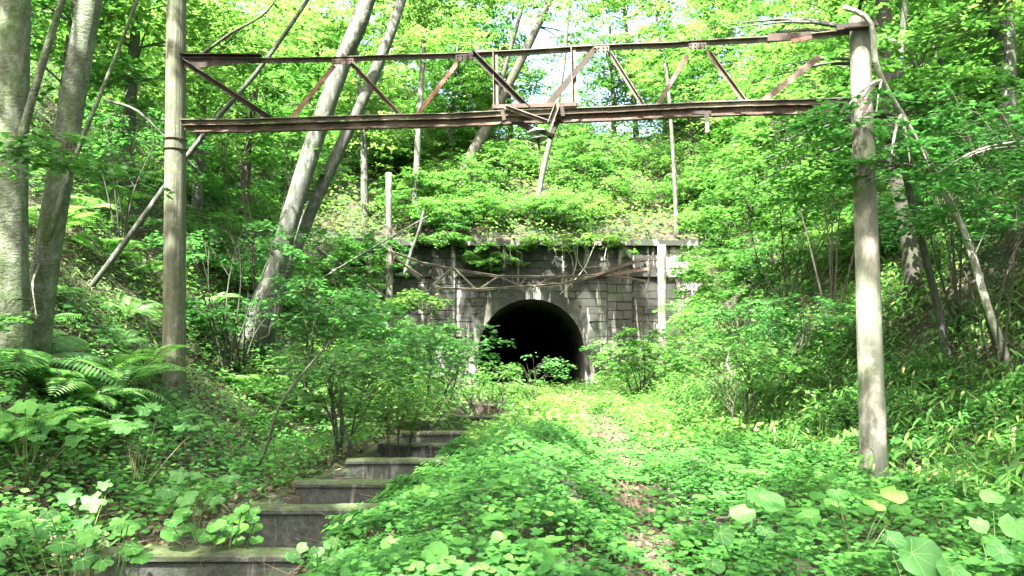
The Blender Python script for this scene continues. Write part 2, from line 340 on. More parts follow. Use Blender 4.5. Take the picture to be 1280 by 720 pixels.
def soil_mat():
    m, n, N, L = mat('forest_soil'); g = nd(N, 'ShaderNodeNewGeometry')
    a = nd(N, 'ShaderNodeTexNoise', i_Scale=9.0, i_Detail=8.0, i_Roughness=.7); L.new(g.outputs['Position'], a.inputs[0])
    b = nd(N, 'ShaderNodeTexNoise', i_Scale=.8, i_Detail=5.0); L.new(g.outputs['Position'], b.inputs[0])
    v = nd(N, 'ShaderNodeTexVoronoi', i_Scale=30.0); L.new(g.outputs['Position'], v.inputs[0])
    r = ramp(N, [(.3, (.015, .012, .008)), (.55, (.045, .033, .022)), (.8, (.09, .066, .045))]); L.new(a.outputs[0], r.inputs[0])
    r2 = ramp(N, [(.45, (.015, .03, .01)), (.7, (.035, .065, .018))]); L.new(a.outputs[0], r2.inputs[0])
    rm = ramp(N, [(.42, (0, 0, 0)), (.58, (.9, .9, .9))]); L.new(b.outputs[0], rm.inputs[0])
    m1 = nd(N, 'ShaderNodeMix', data_type='RGBA'); L.new(rm.outputs[0], m1.inputs[0]); L.new(r.outputs[0], m1.inputs[6]); L.new(r2.outputs[0], m1.inputs[7])
    p = nd(N, 'ShaderNodeBsdfPrincipled', i_Roughness=.95); L.new(m1.outputs[2], p.inputs['Base Color'])
    ad = nd(N, 'ShaderNodeMath', operation='ADD'); L.new(a.outputs[0], ad.inputs[0]); L.new(v.outputs[0], ad.inputs[1])
    bu = nd(N, 'ShaderNodeBump', i_Strength=.8, i_Distance=.04); L.new(ad.outputs[0], bu.inputs['Height']); L.new(bu.outputs[0], p.inputs['Normal'])
    o = nd(N, 'ShaderNodeOutputMaterial'); L.new(p.outputs[0], o.inputs[0]); return m
M['soil'] = soil_mat()
M['pathsoil'] = plain('path_soil', (.10, .078, .052), .95, 0, .5, 25.0)

# ------------------------------------------------------------------ leaf shapes (x = width, y = length from stalk, z = up)
def fan(outline, centre=(0, .45, 0), cup=.0):
    V = [centre] + [(x, y, cup*(x*x+(y-.45)**2)) for x, y in outline]; k = len(outline)
    return np.array(V, float), np.array([(0, 1+i, 1+(i+1) % k) for i in range(k)])
KITE = (np.array([(0, 0, 0), (-.32, .5, .06), (0, 1, -.04), (.32, .5, .06)], float), np.array([(0, 2, 1), (0, 3, 2)]))
MAPLE = fan([(0, 0), (-.28, .06), (-.22, .28), (-.52, .42), (-.24, .58), (-.3, .8), (0, 1.0), (.3, .8), (.24, .58), (.52, .42), (.22, .28), (.28, .06)], (0, .4, .05), -.15)
OVAL = fan([(0, 0), (-.3, .25), (-.34, .6), (0, 1), (.34, .6), (.3, .25)], (0, .45, .05), -.1)
HEART = fan([(0, .1), (-.25, -.04), (-.5, .2), (-.48, .6), (-.25, .9), (0, 1.0), (.25, .9), (.48, .6), (.5, .2), (.25, -.04)], (0, .45, -.06), .16)
TRI3 = (np.array([(0, 0, 0), (-.35, .12, .03), (-.38, .5, .04), (-.1, .5, 0), (0, .55, 0), (-.28, .95, .03), (.28, .95, .03), (.1, .5, 0), (.38, .5, .04), (.35, .12, .03)], float),
        np.array([(0, 2, 1), (0, 3, 2), (4, 6, 5), (0, 4, 3), (0, 7, 4), (0, 8, 7), (0, 9, 8)]))
LANCE = (np.array([(0, 0, 0), (-.07, .3, .0), (.07, .3, .0), (-.06, .65, -.06), (.06, .65, -.06), (0, 1, -.22)], float), np.array([(0, 2, 1), (1, 2, 4), (1, 4, 3), (3, 4, 5)]))
def biglobed(n=5, teeth=5, seed=0):
    rg = np.random.default_rng(seed); out = []
    K = n*teeth*2
    for i in range(K):
        a = -math.pi/2 + 2*math.pi*(i+.5)/K
        lob = .33 + .17*abs(math.cos((a-math.pi/2)*n/2))**1.4 + (.028 if i % 2 else -.02)
        if abs(a+math.pi/2) < .3 or abs(a-1.5*math.pi) < .3: lob *= .55
        out.append((lob*math.cos(a)*1.12, .45 + lob*math.sin(a)*1.05))
    V = [(0, .3, -.03)]; 
    inner = [((x)*.5, .3+(y-.3)*.5, .01) for x, y in out]; outer = [(x, y, -.04 + .05*math.sin(k*.9) + rg.uniform(-.01, .01)) for k, (x, y) in enumerate(out)]
    V += inner + outer; k = len(out); T = []
    for i in range(k):
        j = (i+1) % k; T += [(0, 1+i, 1+j), (1+i, 1+k+i, 1+k+j), (1+i, 1+k+j, 1+j)]
    return np.array(V, float), np.array(T)
def biground(seed=0):
    rg = np.random.default_rng(seed); k = 22; out = []
    for i in range(k):
        a = -math.pi/2 + 2*math.pi*(i+.5)/k; r = .5*(1+rg.uniform(-.03, .03))
        if i in (0, k-1): r *= .72
        if i in (1, k-2): r *= 1.06
        out.append((r*math.cos(a)*1.05, .42 + r*math.sin(a)))
    V = [(0, .22, -.07)] + [(x*.55, .22+(y-.22)*.55, .0+.02*(i%2)) for x, y in out] + [(x, y, .02+.04*math.sin(i*1.3)) for i, (x, y) in enumerate(out)]; T = []
    for i in range(k):
        j = (i+1) % k; T += [(0, 1+i, 1+j), (1+i, 1+k+i, 1+k+j), (1+i, 1+k+j, 1+j)]
    return np.array(V, float), np.array(T)
def frames(normal, heading):
    n = normal/ (np.linalg.norm(normal, axis=1)[:, None]+1e-9)
    y = heading - n*(heading*n).sum(1)[:, None]; y /= np.linalg.norm(y, axis=1)[:, None]+1e-9
    x = np.cross(y, n); return np.stack([x, y, n], 2)
def leaves(tpl, P, Nn, H, size, widen=None):
    V, T = tpl; R = frames(Nn, H); n = len(P)
    s_ = np.broadcast_to(size, (n,))
    L_ = V[None]*s_[:, None, None]
    if widen is not None: L_ = L_*np.stack([widen, np.ones(n), np.ones(n)], 1)[:, None, :]
    W_ = np.einsum('nij,nkj->nki', R, L_) + P[:, None]
    return W_.reshape(-1, 3), (np.arange(n)[:, None, None]*len(V) + T[None]).reshape(-1, 3)
def rnd(n, a=0, b=1): return RNG.uniform(a, b, n)
def up_normals(n, tilt=.5):
    v = RNG.normal(0, tilt, (n, 3)); v[:, 2] = 1; return v
# places the canopy leaves free for the sun: (point, radius)
HOLES = []
def hole_filter(P, soft=.35):
    keep = np.ones(len(P), bool)
    for c_, r in HOLES:
        w = P - np.array(c_)[None]; t = w @ SUN; d = np.linalg.norm(w - t[:, None]*SUN[None], axis=1)
        rr = r*(1 + soft*(vnoise(P[:, 0]*1.7, P[:, 1]*1.7, 31)-.5)*2)
        keep &= ~((d < rr) & (t > .4))
    return keep
def spray_points(C, D, Ls, k, droop=.18, width=.75, zj=.035):
    """flat fan-shaped sprays of leaves: C centre (m,3) where the spray starts, D outward (m,2)"""
    m = len(C); a = rnd(m*k, .02, 1)**.8; b = rnd(m*k, -1, 1)
    i = np.repeat(np.arange(m), k); L_ = Ls[i]; d = D[i]; nrm = np.stack([-d[:, 1], d[:, 0]], 1)
    wd = width*np.sin(np.clip(a*1.05, 0, 1)*math.pi*.82 + .25)*.6
    P = C[i].copy()
    P[:, :2] += d*(a*L_)[:, None] + nrm*(b*wd*L_)[:, None]
    tiltm = RNG.normal(0, .12, m)[i]
    P[:, 2] += -droop*(a**2)*L_ - .08*np.abs(b)*L_ + tiltm*b*L_*.5 + RNG.normal(0, zj, m*k)
    H = np.zeros((m*k, 3)); H[:, :2] = d*(.5+a[:, None]*.5) + nrm*(b*.9)[:, None] + RNG.normal(0, .35, (m*k, 2)); H[:, 2] = -.25
    N_ = up_normals(m*k, .30); N_[:, :2] += d*.2*a[:, None]
    return P, N_, H, i

# ------------------------------------------------------------------ terrain
def build_terrain():
    def axis(knots): return np.concatenate([np.arange(a, b, s) for a, b, s in knots] + [[knots[-1][1]]])
    xs = axis([(-400, -60, 34), (-60, -14, 1.2), (-14, -4, .3), (-4, 6, .08), (6, 14, .3), (14, 60, 1.2), (60, 400, 34)])
    ys = axis([(-400, -30, 37), (-30, 3, 1.1), (3, 22, .12), (22, 33, .3), (33, 35, .1), (35, 60, .6), (60, 400, 20)])
    X, Y = np.meshgrid(xs, ys); Z = ground(X, Y)
    V = np.stack([X.ravel(), Y.ravel(), Z.ravel()], 1); nx, ny = len(xs), len(ys)
    i, j = np.meshgrid(np.arange(nx-1), np.arange(ny-1)); a = (j*nx+i).ravel()
    Q = np.stack([a, a+1, a+nx+1, a+nx], 1)
    cen = V[Q].mean(1)
    cut = (np.abs(cen[:, 0]-TCX) < 2.75) & (cen[:, 1] > PORTAL_Y+.35) & (cen[:, 1] < PORTAL_Y+1.25)
    o = mesh_np('ground', V, Q[~cut], M['soil'], None, True); tag(o, kind='structure')
build_terrain()
ys = np.arange(-4, PORTAL_Y-.5, .2); V = []; 
for y in ys:
    pc = float(path_x(y)); hw = .2+.12*float(vnoise(y*.8, 0, 4))
    for t in np.linspace(-1, 1, 7):
        x = pc + t*hw*(1+.3*float(vnoise(y*2, t, 6)))
        V.append((x, y, ground1(x, y)+.012))
Q = [(r*7+i, r*7+i+1, r*7+i+8, r*7+i+7) for r in range(len(ys)-1) for i in range(6)]
tag(mesh_np('path', V, Q, M['pathsoil'], None, True), kind='structure')

# ------------------------------------------------------------------ stone tunnel portal
def tunnel_portal():
    R0, SP = 2.2, 1.6                       # radius, springing height
    root = empty('tunnel_portal', (TCX, PORTAL_Y, 0), 'dark weathered stone railway tunnel portal with a round black mouth', 'tunnel portal')
    y0 = PORTAL_Y
    # backing wall with the arched hole, as a solid slab
    ang = np.linspace(0, math.pi, 33); arch = [(TCX+R0*math.cos(a), SP+R0*math.sin(a)) for a in ang]
    inner = [(TCX+R0, -.4)] + arch + [(TCX-R0, -.4)]
    top = 5.98
    outer = []
    for x, z in inner:
        dx, dz = x-TCX, z-SP
        if z <= SP+1e-6: outer.append((WALL_R if dx > 0 else WALL_L, z))
        else:
            tx = ((WALL_R-TCX)/dx if dx > 1e-6 else ((WALL_L-TCX)/dx if dx < -1e-6 else 1e9)); tz = (top-SP)/dz
            t = min(tx, tz); outer.append((TCX+dx*t, SP+dz*t))
    mb = MB(); n = len(inner)
    V = [(x, y0+.05, z) for x, z in inner] + [(x, y0+.05, z) for x, z in outer] + [(x, y0+1.3, z) for x, z in inner] + [(x, y0+1.3, z) for x, z in outer]
    F = []
    for i in range(n-1):
        F += [(i, i+1, n+i+1, n+i), (2*n+i+1, 2*n+i, 3*n+i, 3*n+i+1), (n+i, n+i+1, 3*n+i+1, 3*n+i)]
    mb.add(V, F)
    # corner fill above the fan near the wall ends
    mb.box(WALL_L, WALL_R, y0+.06, y0+1.29, top-.9, top-.01) if False else None
    for sx, xe in ((1, WALL_R), (-1, WALL_L)):
        c_ = [p for p in outer if abs(p[0]-xe) < 1e-6]; zt = max(p[1] for p in c_); tt = [p for p in outer if abs(p[1]-top) < 1e-6]
        xt = max(p[0] for p in tt) if sx > 0 else min(p[0] for p in tt)
        tri = [(xe, zt), (xe, top), (xt, top)]
        mb.add([(x, y0+.05, z) for x, z in tri] + [(x, y0+1.3, z) for x, z in tri], [(0, 1, 2, 2), (5, 4, 3, 3), (0, 3, 4, 1), (1, 4, 5, 2)])
    mb.build('wall', M['joint'], root)
    # coursed blocks
    rg = random.Random(5); blocks = MB(); ring = .50
    def block(x0, x1, z0, z1, yb, pro):
        g_ = .003+rg.uniform(0, .004); b = .008; x0 += g_; x1 -= g_; z0 += g_; z1 -= g_
        if x1-x0 < .07: return
        pr = pro + rg.uniform(-.02, .03)
        A = [(x0, yb, z0), (x1, yb, z0), (x1, yb, z1), (x0, yb, z1)]
        Bq = [(x0+b, yb-pr+rg.uniform(-.006, .006), z0+b), (x1-b, yb-pr+rg.uniform(-.006, .006), z0+b), (x1-b, yb-pr, z1-b), (x0+b, yb-pr, z1-b)]
        blocks.add(A+Bq, [(0, 1, 5, 4), (1, 2, 6, 5), (2, 3, 7, 6), (3, 0, 4, 7), (4, 5, 6, 7)])
    pil = [(TCX-4.15, TCX-3.13), (TCX+3.13, TCX+4.15)]
    segs = [(WALL_L, pil[0][0]), (pil[0][1], pil[1][0]), (pil[1][1], WALL_R)]
    ch = .315; z = -.3; row = 0
    while z < 5.9:
        z1 = z+ch
        if z1 > 5.96: z1 = 5.96
        if abs(z-4.6) < .16: pass
        for (a, b_) in segs:
            x = a
            w0 = rg.uniform(.25, .5) if row % 2 else rg.uniform(.45, .7)
            while x < b_-.02:
                w = w0 if x == a else rg.uniform(.42, .72)
                x1 = min(x+w, b_)
                if b_-x1 < .2: x1 = b_
                zm = (z+z1)/2; cx0, cx1 = x, x1
                dz = max(zm-SP, 0); hw = math.sqrt(max((R0+ring-.03)**2-dz*dz, 0)) if dz < R0+ring else 0
                if hw > 0:
                    if cx1 > TCX-hw and cx0 < TCX+hw:
                        if cx0 < TCX-hw: cx1 = TCX-hw
                        elif cx1 > TCX+hw: cx0 = TCX+hw
                        else: cx1 = cx0
                if cx1-cx0 > .08: block(cx0, cx1, z, z1, y0+.05, .028)
                x = x1
        z = z1; row += 1
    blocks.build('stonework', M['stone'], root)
    # pilasters
    for (a, b_) in pil:
        pm = MB(); z = -.3; k = 0
        while z < 5.9:
            z1 = min(z+.36, 5.955)
            if k % 2: cuts = [a, (a+b_)/2+.12, b_]
            else: cuts = [a, a+.38, b_]
            for q in range(2):
                x0_, x1_ = cuts[q]+.004, cuts[q+1]-.004; pr = .14+rg.uniform(-.015, .02)
                A = [(x0_, y0+.049, z+.004), (x1_, y0+.049, z+.004), (x1_, y0+.049, z1-.004), (x0_, y0+.049, z1-.004)]
                B = [(x0_+.01, y0-pr, z+.014), (x1_-.01, y0-pr, z+.014), (x1_-.01, y0-pr, z1-.014), (x0_+.01, y0-pr, z1-.014)]
                pm.add(A+B, [(0, 1, 5, 4), (1, 2, 6, 5), (2, 3, 7, 6), (3, 0, 4, 7), (4, 5, 6, 7)])
            z = z1; k += 1
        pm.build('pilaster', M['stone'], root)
    # string course, coping
    sc_ = MB(); x = WALL_L
    while x < WALL_R:
        x1 = min(x+rg.uniform(.8, 1.2), WALL_R); sc_.box(x+.006, x1-.006, y0-.12+rg.uniform(-.01, .01), y0+.02, 4.70, 4.84+rg.uniform(-.01, .01)); x = x1
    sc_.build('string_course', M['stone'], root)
    cp = MB(); x = WALL_L-.1
    while x < WALL_R+.1:
        x1 = min(x+rg.uniform(.8, 1.3), WALL_R+.1); dy = rg.uniform(-.02, .02)
        cp.box(x+.008, x1-.008, y0-.24+dy, y0+1.0, 5.985, 6.24+rg.uniform(-.09, .05)); x = x1
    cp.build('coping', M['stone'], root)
    # voussoirs
    ar = MB(); nv = 27
    def vous(pts, depth0, depth1):
        A = [(x, depth1, z_) for x, z_ in pts]; B = [(x, depth0, z_) for x, z_ in pts]; ar.hexa(B, A)
    for i in range(nv):
        a0 = math.pi*i/nv + .002; a1 = math.pi*(i+1)/nv-.002; key = i == nv//2
        r1 = R0+ring+(.12 if key else rg.uniform(-.03, .03)); r0 = R0-.02
        pr = y0-.03-rg.uniform(0, .02)-(.04 if key else 0)
        vous([(TCX+r0*math.cos(a0), SP+r0*math.sin(a0)), (TCX+r1*math.cos(a0), SP+r1*math.sin(a0)), (TCX+r1*math.cos(a1), SP+r1*math.sin(a1)), (TCX+r0*math.cos(a1), SP+r0*math.sin(a1))], pr, y0+.9)
    for s_ in (-1, 1):
        z = -.3
        while z < SP-.05:
            z1 = min(z+.36, SP-.01); x0 = TCX+s_*(R0-.02); x1 = TCX+s_*(R0+ring+rg.uniform(-.05, .05))
            ar.box(min(x0, x1), max(x0, x1), y0-.08-rg.uniform(0, .02), y0+.9, z+.008, z1-.008); z = z1
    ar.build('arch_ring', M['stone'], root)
    # lining
    sec = [(TCX+(R0)*math.cos(a), SP+(R0)*math.sin(a)) for a in np.linspace(0, math.pi, 25)]
    sec = [(TCX+R0, -.4)] + sec + [(TCX-R0, -.4)]
    V = []; F = []; k = len(sec); L0, L1 = y0+.9, y0+60
    for q, yy in enumerate((L0, L0+20, L1)): V += [(x, yy, z_) for x, z_ in sec]
    for q in range(2):
        for i in range(k-1): F.append((q*k+i, q*k+i+1, (q+1)*k+i+1, (q+1)*k+i))
    lm = MB().add(V, F)
    lm.add([(TCX-R0, y0+.9, .02), (TCX+R0, y0+.9, .02), (TCX+R0, L1, .02), (TCX-R0, L1, .02)], [(0, 1, 2, 3)])
    lm.add([(TCX-R0, L1, -.4), (TCX+R0, L1, -.4), (TCX+R0, L1, 4.2), (TCX-R0, L1, 4.2)], [(0, 1, 2, 3)])
    lm.build('tunnel_lining', M['lining'], root, True)
    return root
tunnel_portal()

# ------------------------------------------------------------------ gantries
class Plane:
    def __init__(s, PL, PR): s.a = np.array([*PL, 0.]); s.b = np.array([*PR, 0.]); d = s.b-s.a; s.n = np.array([-d[1], d[0], 0]); s.n /= np.linalg.norm(s.n)
    def __call__(s, px, py, off=0):      # off: towards the viewer
        o = np.array([0, 0, CAM_Z]); r = ray(px, py); t = ((s.a-o) @ s.n)/(r @ s.n); return o + r*t - s.n*off
def front_gantry():
    root = empty('rail_gantry', (-.3, 11.1, 0), 'large rusty steel lattice gantry on two weathered poles spanning the overgrown track', 'overhead line gantry')
    G = Plane((-5.2, 12.3), (4.5, 10.0)); nn = G.n
    # poles
    def pole(px0, py0, Y0, px1, py1, Y1, r0, r1, m, zb):
        a = at(px0, py0, Y0); b = at(px1, py1, Y1); a = a + (a-b)/np.linalg.norm(a-b)*.7
        n = 26; t = np.linspace(0, 1, n)[:, None]; P = a*(1-t)+b*t; R = r0+(r1-r0)*t[:, 0]
        mb = MB().tube(P, R, 20, True, .012, px0)
        return mb.build('pole', m, root, True), a, b
    _, la, lb = pole(217, 520, 12.3, 221, -60, 12.3, .175, .145, M['pole'], 0)
    pr_, ra, rb = pole(1093, 600, 10.0, 1074, 22, 10.0, .165, .125, M['pole_peel'], 0)
    # wire bands
    for (P0, P1, f, r) in ((la, lb, .60, .168), (la, lb, .62, .168), (ra, rb, .705, .148)):
        c0 = P0*(1-f)+P1*f; a = np.linspace(0, 2*math.pi, 25)
        MB().tube([c0+np.array([math.cos(t)*r, math.sin(t)*r, 0]) for t in a], .009, 6).build('wire_band', M['rust_dark'], root)
    top = [(207, 75), (330, 76), (420, 75), (500, 72), (580, 70), (660, 66), (720, 62), (780, 59), (840, 57), (900, 53), (960, 50), (1015, 46), (1088, 38)]
    mb = MB()
    for p, q in zip(top[:-1], top[1:]):
        mb.angle(G(*p), G(*q), .07, flip=1)
    mb.build('top_chord', M['rust_grey'], root)
    mb = MB()
    mb.angle(G(207, 73, .03), G(328, 74, .03), .10); mb.add([G(215, 77, .04), G(330, 77, .04), G(300, 81, .04), G(222, 88, .04)], [(0, 1, 2, 3)])
    mb.build('splice_plate', M['rust_dark'], root)
    MB().beam(G(959, 49, .06), G(1013, 47, .06), .02, .10).build('splice_plate', M['rust_dark'], root)
    MB().beam(G(988, 54, .075), G(1014, 50, .075), .02, .05).build('patch_plate', M['rust_red'], root)
    MB().beam(G(1043, 42, .16), G(1092, 36, .16), .10, .07).build('pole_bracket', M['rust_dark'], root)
    low = [(207, 153), (300, 153), (400, 150), (500, 147), (560, 146), (640, 142), (700, 140), (760, 138), (820, 135), (880, 132), (940, 130), (1000, 129), (1066, 127)]
    mb = MB()
    for p, q in zip(low[:-1], low[1:]):
        mb.angle(G(p[0], p[1], .05), G(q[0], q[1], .05), .06)
    mb.build('bottom_chord', M['rust_grey'], root)
    mb = MB()
    for p, q in zip(low[:-1], low[1:]):
        mb.angle(G(p[0]+25 if p[0] < 210 else p[0], p[1]+7, .02), G(q[0], q[1]+6.5, .02), .075)
        mb.angle(G(p[0]+25 if p[0] < 210 else p[0], p[1]+6, -.18), G(q[0], q[1]+6, -.18), .085, flip=-1)
    mb.build('channel_beam', M['rust'], root)
    for (x0, y0_, x1, y1, w, m, off) in [
        (228, 76, 338, 148, .085, 'rust_dark', .03), (418, 82, 363, 150, .07, 'rust_red', .0), (440, 80, 502, 146, .065, 'rust', .02),
        (575, 75, 520, 145, .065, 'rust_red', .0), (590, 66, 662, 138, .085, 'rust_dark', .06), (746, 62, 681, 138, .085, 'rust_dark', .06),
        (762, 66, 805, 134, .06, 'rust_grey', 0), (859, 70, 822, 132, .06, 'rust', .02), (885, 66, 931, 128, .065, 'rust', .02), (1024, 72, 953, 128, .08, 'rust', .04)]:
        MB().angle(G(x0, y0_, off), G(x1, y1, off), w).build('diagonal_brace', M[m], root)
    for (x0, y0_, x1, y1) in ((618, 64, 619, 140), (715, 60, 717, 137)):
        MB().angle(G(x0, y0_, .05), G(x1, y1, .05), .07, up=nn).build('upright_brace', M['rust_grey'], root)
    for (x, y, w, m) in ((431, 79, 27, 'rust'), (583, 74, 24, 'rust_dark'), (216, 78, 14, 'rust_dark'), (752, 64, 20, 'rust_grey'), (872, 60, 22, 'rust_grey')):
        g_ = MB(); a = G(x-w/2, y, .06); b = G(x+w/2, y-1, .06); g_.beam(a, b, .012, .085)
        for f in (.12, .36, .64, .88):
            for dz in (-.022, .022):
                p = a*(1-f)+b*f + np.array([0, 0, dz]) - nn*.008; g_.tube([p, p-nn*.012], [.013, .009], 8)
        g_.build('gusset_plate', M[m], root)
    MB().beam(G(618, 136, .08), G(722, 133, .08), .07, .055).build('hanger_beam', M['rust'], root)
    fr = MB()
    fr.angle(G(634, 137, .12), G(690, 157, .12), .055); fr.angle(G(690, 158, .12), G(699, 134, .12), .07)
    fr.build('hanger_frame', M['rust_grey'], root)
    fr = MB()
    fr.beam(G(636, 146, -.1), G(664, 160, -.1), .05, .07); fr.beam(G(700, 143, -.05), G(686, 172, -.05), .05, .06); fr.beam(G(662, 160, .0), G(692, 170, .0), .06, .05)
    fr.beam(G(630, 140, .1), G(633, 153, .1), .05, .05); fr.beam(G(704, 136, .1), G(706, 148, .1), .05, .05)
    fr.build('hanger_strut', M['rust_dark'], root)
    ins = empty('insulator', root.location); ins.parent = root; ins.location = (0, 0, 0)
    # insulator: bell discs on a pin (parts of the gantry)
    bpy.data.objects.remove(ins)
    cx = G(671, 158, .02); ax = np.array([.12, 0, -1.0]); ax /= np.linalg.norm(ax)
    def disc(o_, s_, m):
        prof = [(0, .02), (.03, .03), (.05, .035), (.10, .06), (.135, .08), (.135, .09), (.09, .085), (.06, .1), (.04, .085), (.02, .12), (.0, .14)]
        P = [o_+ax*z*s_ for r, z in prof]; t = MB(); k = 20; V = []; Q_ = []
        u = np.cross(ax, [0, 1, 0]); u /= np.linalg.norm(u); w = np.cross(ax, u)
        for r, z in prof:
            for j in range(k):
                a = 2*math.pi*j/k; V.append(o_+ax*z*s_+(u*math.cos(a)+w*math.sin(a))*(r+.001)*s_)
        for i in range(len(prof)-1):
            for j in range(k): Q_.append((i*k+j, i*k+(j+1) % k, (i+1)*k+(j+1) % k, (i+1)*k+j))
        return t.add(V, Q_).build('insulator', m, root, True)
    disc(cx, 1.0, M['porcelain']); disc(cx+ax*.11, .95, M['porcelain_dark'])
    MB().tube([cx-ax*.06, cx+ax*.33], .014, 8).build('insulator_pin', M['rust_dark'], root)
    br = MB(); br.beam(G(866, 142, .03), G(889, 142, .03), .05, .05); br.beam(G(883, 142, .03), G(884, 154, .03), .06, .07, up=nn)
    br.build('hanging_bracket', M['rust_dark'], root)
    MB().beam(G(884, 153, .04), G(884, 167, .04), .05, .045, up=nn).build('hanging_clamp', M['rust_red'], root)
front_gantry()
def rear_gantry():
    root = empty('rail_gantry', (.2, 26, 0), 'small collapsed sagging lattice gantry on two slim grey posts before the portal', 'overhead line gantry')
    G = Plane((-4.1, 27.0), (4.7, 25.0))
    for (px, py0, py1, Y, r0, r1, m) in ((488, 450, 216, 27.0, .125, .105, 'pole_peel'), (829, 500, 306, 25.0, .16, .13, 'pole_peel')):
        a = at(px, py0, Y); b = at(px-2, py1, Y); a = a+np.array([0, 0, -.8]); t = np.linspace(0, 1, 14)[:, None]
        MB().tube(a*(1-t)+b*t, r0+(r1-r0)*t[:, 0], 14, True, .02, px).build('post', M[m], root, True)
    def chain(pts, w, m, name, off=0):
        mb = MB()
        for p, q in zip(pts[:-1], pts[1:]): mb.angle(G(*p, off), G(*q, off), w)
        mb.build(name, M[m], root)
    chain([(488, 314), (528, 329), (568, 337), (625, 346), (700, 347), (760, 344), (778, 342)], .075, 'rust_grey', 'top_chord', .1)
    chain([(545, 358), (555, 361), (600, 362), (655, 359), (700, 356), (735, 348), (770, 343)], .07, 'rust_grey', 'bottom_chord', .1)
    for p, q, m, w in [((543, 357), (566, 337), 'rust_grey', .06), ((572, 338), (595, 361), 'rust_grey', .05), ((602, 361), (623, 347), 'rust_grey', .05), ((629, 348), (656, 359), 'rust_grey', .05), ((667, 360), (690, 348), 'rust_grey', .05),
                       ((490, 315), (528, 351), 'rust_dark', .07), ((494, 322), (530, 347), 'rust', .06), ((652, 356), (658, 348), 'rust_grey', .04)]:
        MB().angle(G(*p, .13), G(*q, .13), w).build('diagonal_brace', M[m], root)
    MB().beam(G(745, 345, .2), G(812, 322, .2), .08, .09).build('broken_arm', M['rust_dark'], root)
    MB().beam(G(752, 345, .12), G(816, 336, .12), .09, .10).build('broken_arm', M['rust'], root)
    MB().beam(G(765, 344, .16), G(808, 352, .16), .06, .06).build('broken_arm', M['rust_dark'], root)
    MB().beam(G(817, 316, .12), G(808, 366, .12), .05, .17, up=G.n).build('hanging_plate', M['rust_dark'], root)
    a = np.linspace(0, 2*math.pi, 13)
    cc = G(667, 360, .2); MB().tube([cc+np.array([math.cos(t)*.07, 0, math.sin(t)*.07]) for t in a], .012, 6).build('hook_ring', M['rust_grey'], root)
    # drooping contact wire loop
    t = np.linspace(0, 1, 24); wl = [G(700+90*s_, 347-10*math.sin(s_*3)-6*s_, .15) for s_ in t]
    MB().tube(wl, .014, 5).build('loose_wire', M['rust_dark'], root)
rear_gantry()

# ------------------------------------------------------------------ concrete drainage channel with cross walls
def channel():
    root = empty('drainage_channel', (-1.9, 8, 0), 'mossy concrete drainage channel with a row of cross walls left of the path', 'drain')
    tops = [(4.9, .15), (6.05, .13), (7.75, .13), (9.3, .12), (11.2, .12), (13.2, .1), (15.2, .1), (18.6, .12)]
    rg = random.Random(3)
    for (y, zt) in tops:
        cx = float(chan_x(y)); m = MB(); th = .085; xl = cx-CH_W-.1-(.15 if y < 7 else 0); xr = cx+CH_W+.1; n = 46; V = []; Q = []
        # section swept along the wall, worn along its upper edges
        for i in range(n+1):
            x = xl+(xr-xl)*i/n
            def w_(a): return float(fbm(np.array([x*5+a]), np.array([y+a]), 91)[0]-.5)
            chip = .05*max(0, w_(3)-.17)*4
            P_ = [(-th, -.75), (-th, zt-.05), (-th-.03, zt-.045), (-th-.03+.01*w_(1)-chip*.3, zt-.012-chip), (-th-.012, zt+.012+.03*w_(2)-chip), (0, zt+.022+.03*w_(5)), (th, zt+.015+.03*w_(4)), (th, -.75)]
            V += [(x, y+a+.01*w_(7), b) for a, b in P_]
        k = 8
        for i in range(n):
            for j in range(k-1): Q.append((i*k+j, i*k+j+1, (i+1)*k+j+1, (i+1)*k+j))
        for e in (0, n): Q += [(e*k, e*k+1, e*k+6, e*k+7), (e*k+1, e*k+2, e*k+5, e*k+6), (e*k+2, e*k+3, e*k+4, e*k+5)]
        m.add(V, [q[::-1] for q in Q]).build('cross_wall', M['concrete'], root)
    for s_, nm in ((-1, 'side_wall'), (1, 'side_wall')):
        m = MB(); ys_ = np.linspace(3.5, 23.5, 42); 
        for a, b in zip(ys_[:-1], ys_[1:]):
            ca, cb = float(chan_x(a)), float(chan_x(b)); e = .16; i0 = CH_W-(.30 if s_ < 0 else .01); zt = -.02 if s_ > 0 else .03; lean = .42 if s_ < 0 else .02
            A = [(ca+s_*i0, a, -.5), (ca+s_*(i0+e+lean), a, -.5), (ca+s_*(i0+e+lean), a, zt), (ca+s_*(i0+lean), a, zt)]
            B = [(cb+s_*i0, b, -.5), (cb+s_*(i0+e+lean), b, -.5), (cb+s_*(i0+e+lean), b, zt), (cb+s_*(i0+lean), b, zt)]
            if s_ < 0: A = A[::-1]; B = B[::-1]
            m.hexa(A, B)
        m.build(nm, M['concrete'], root)
channel()

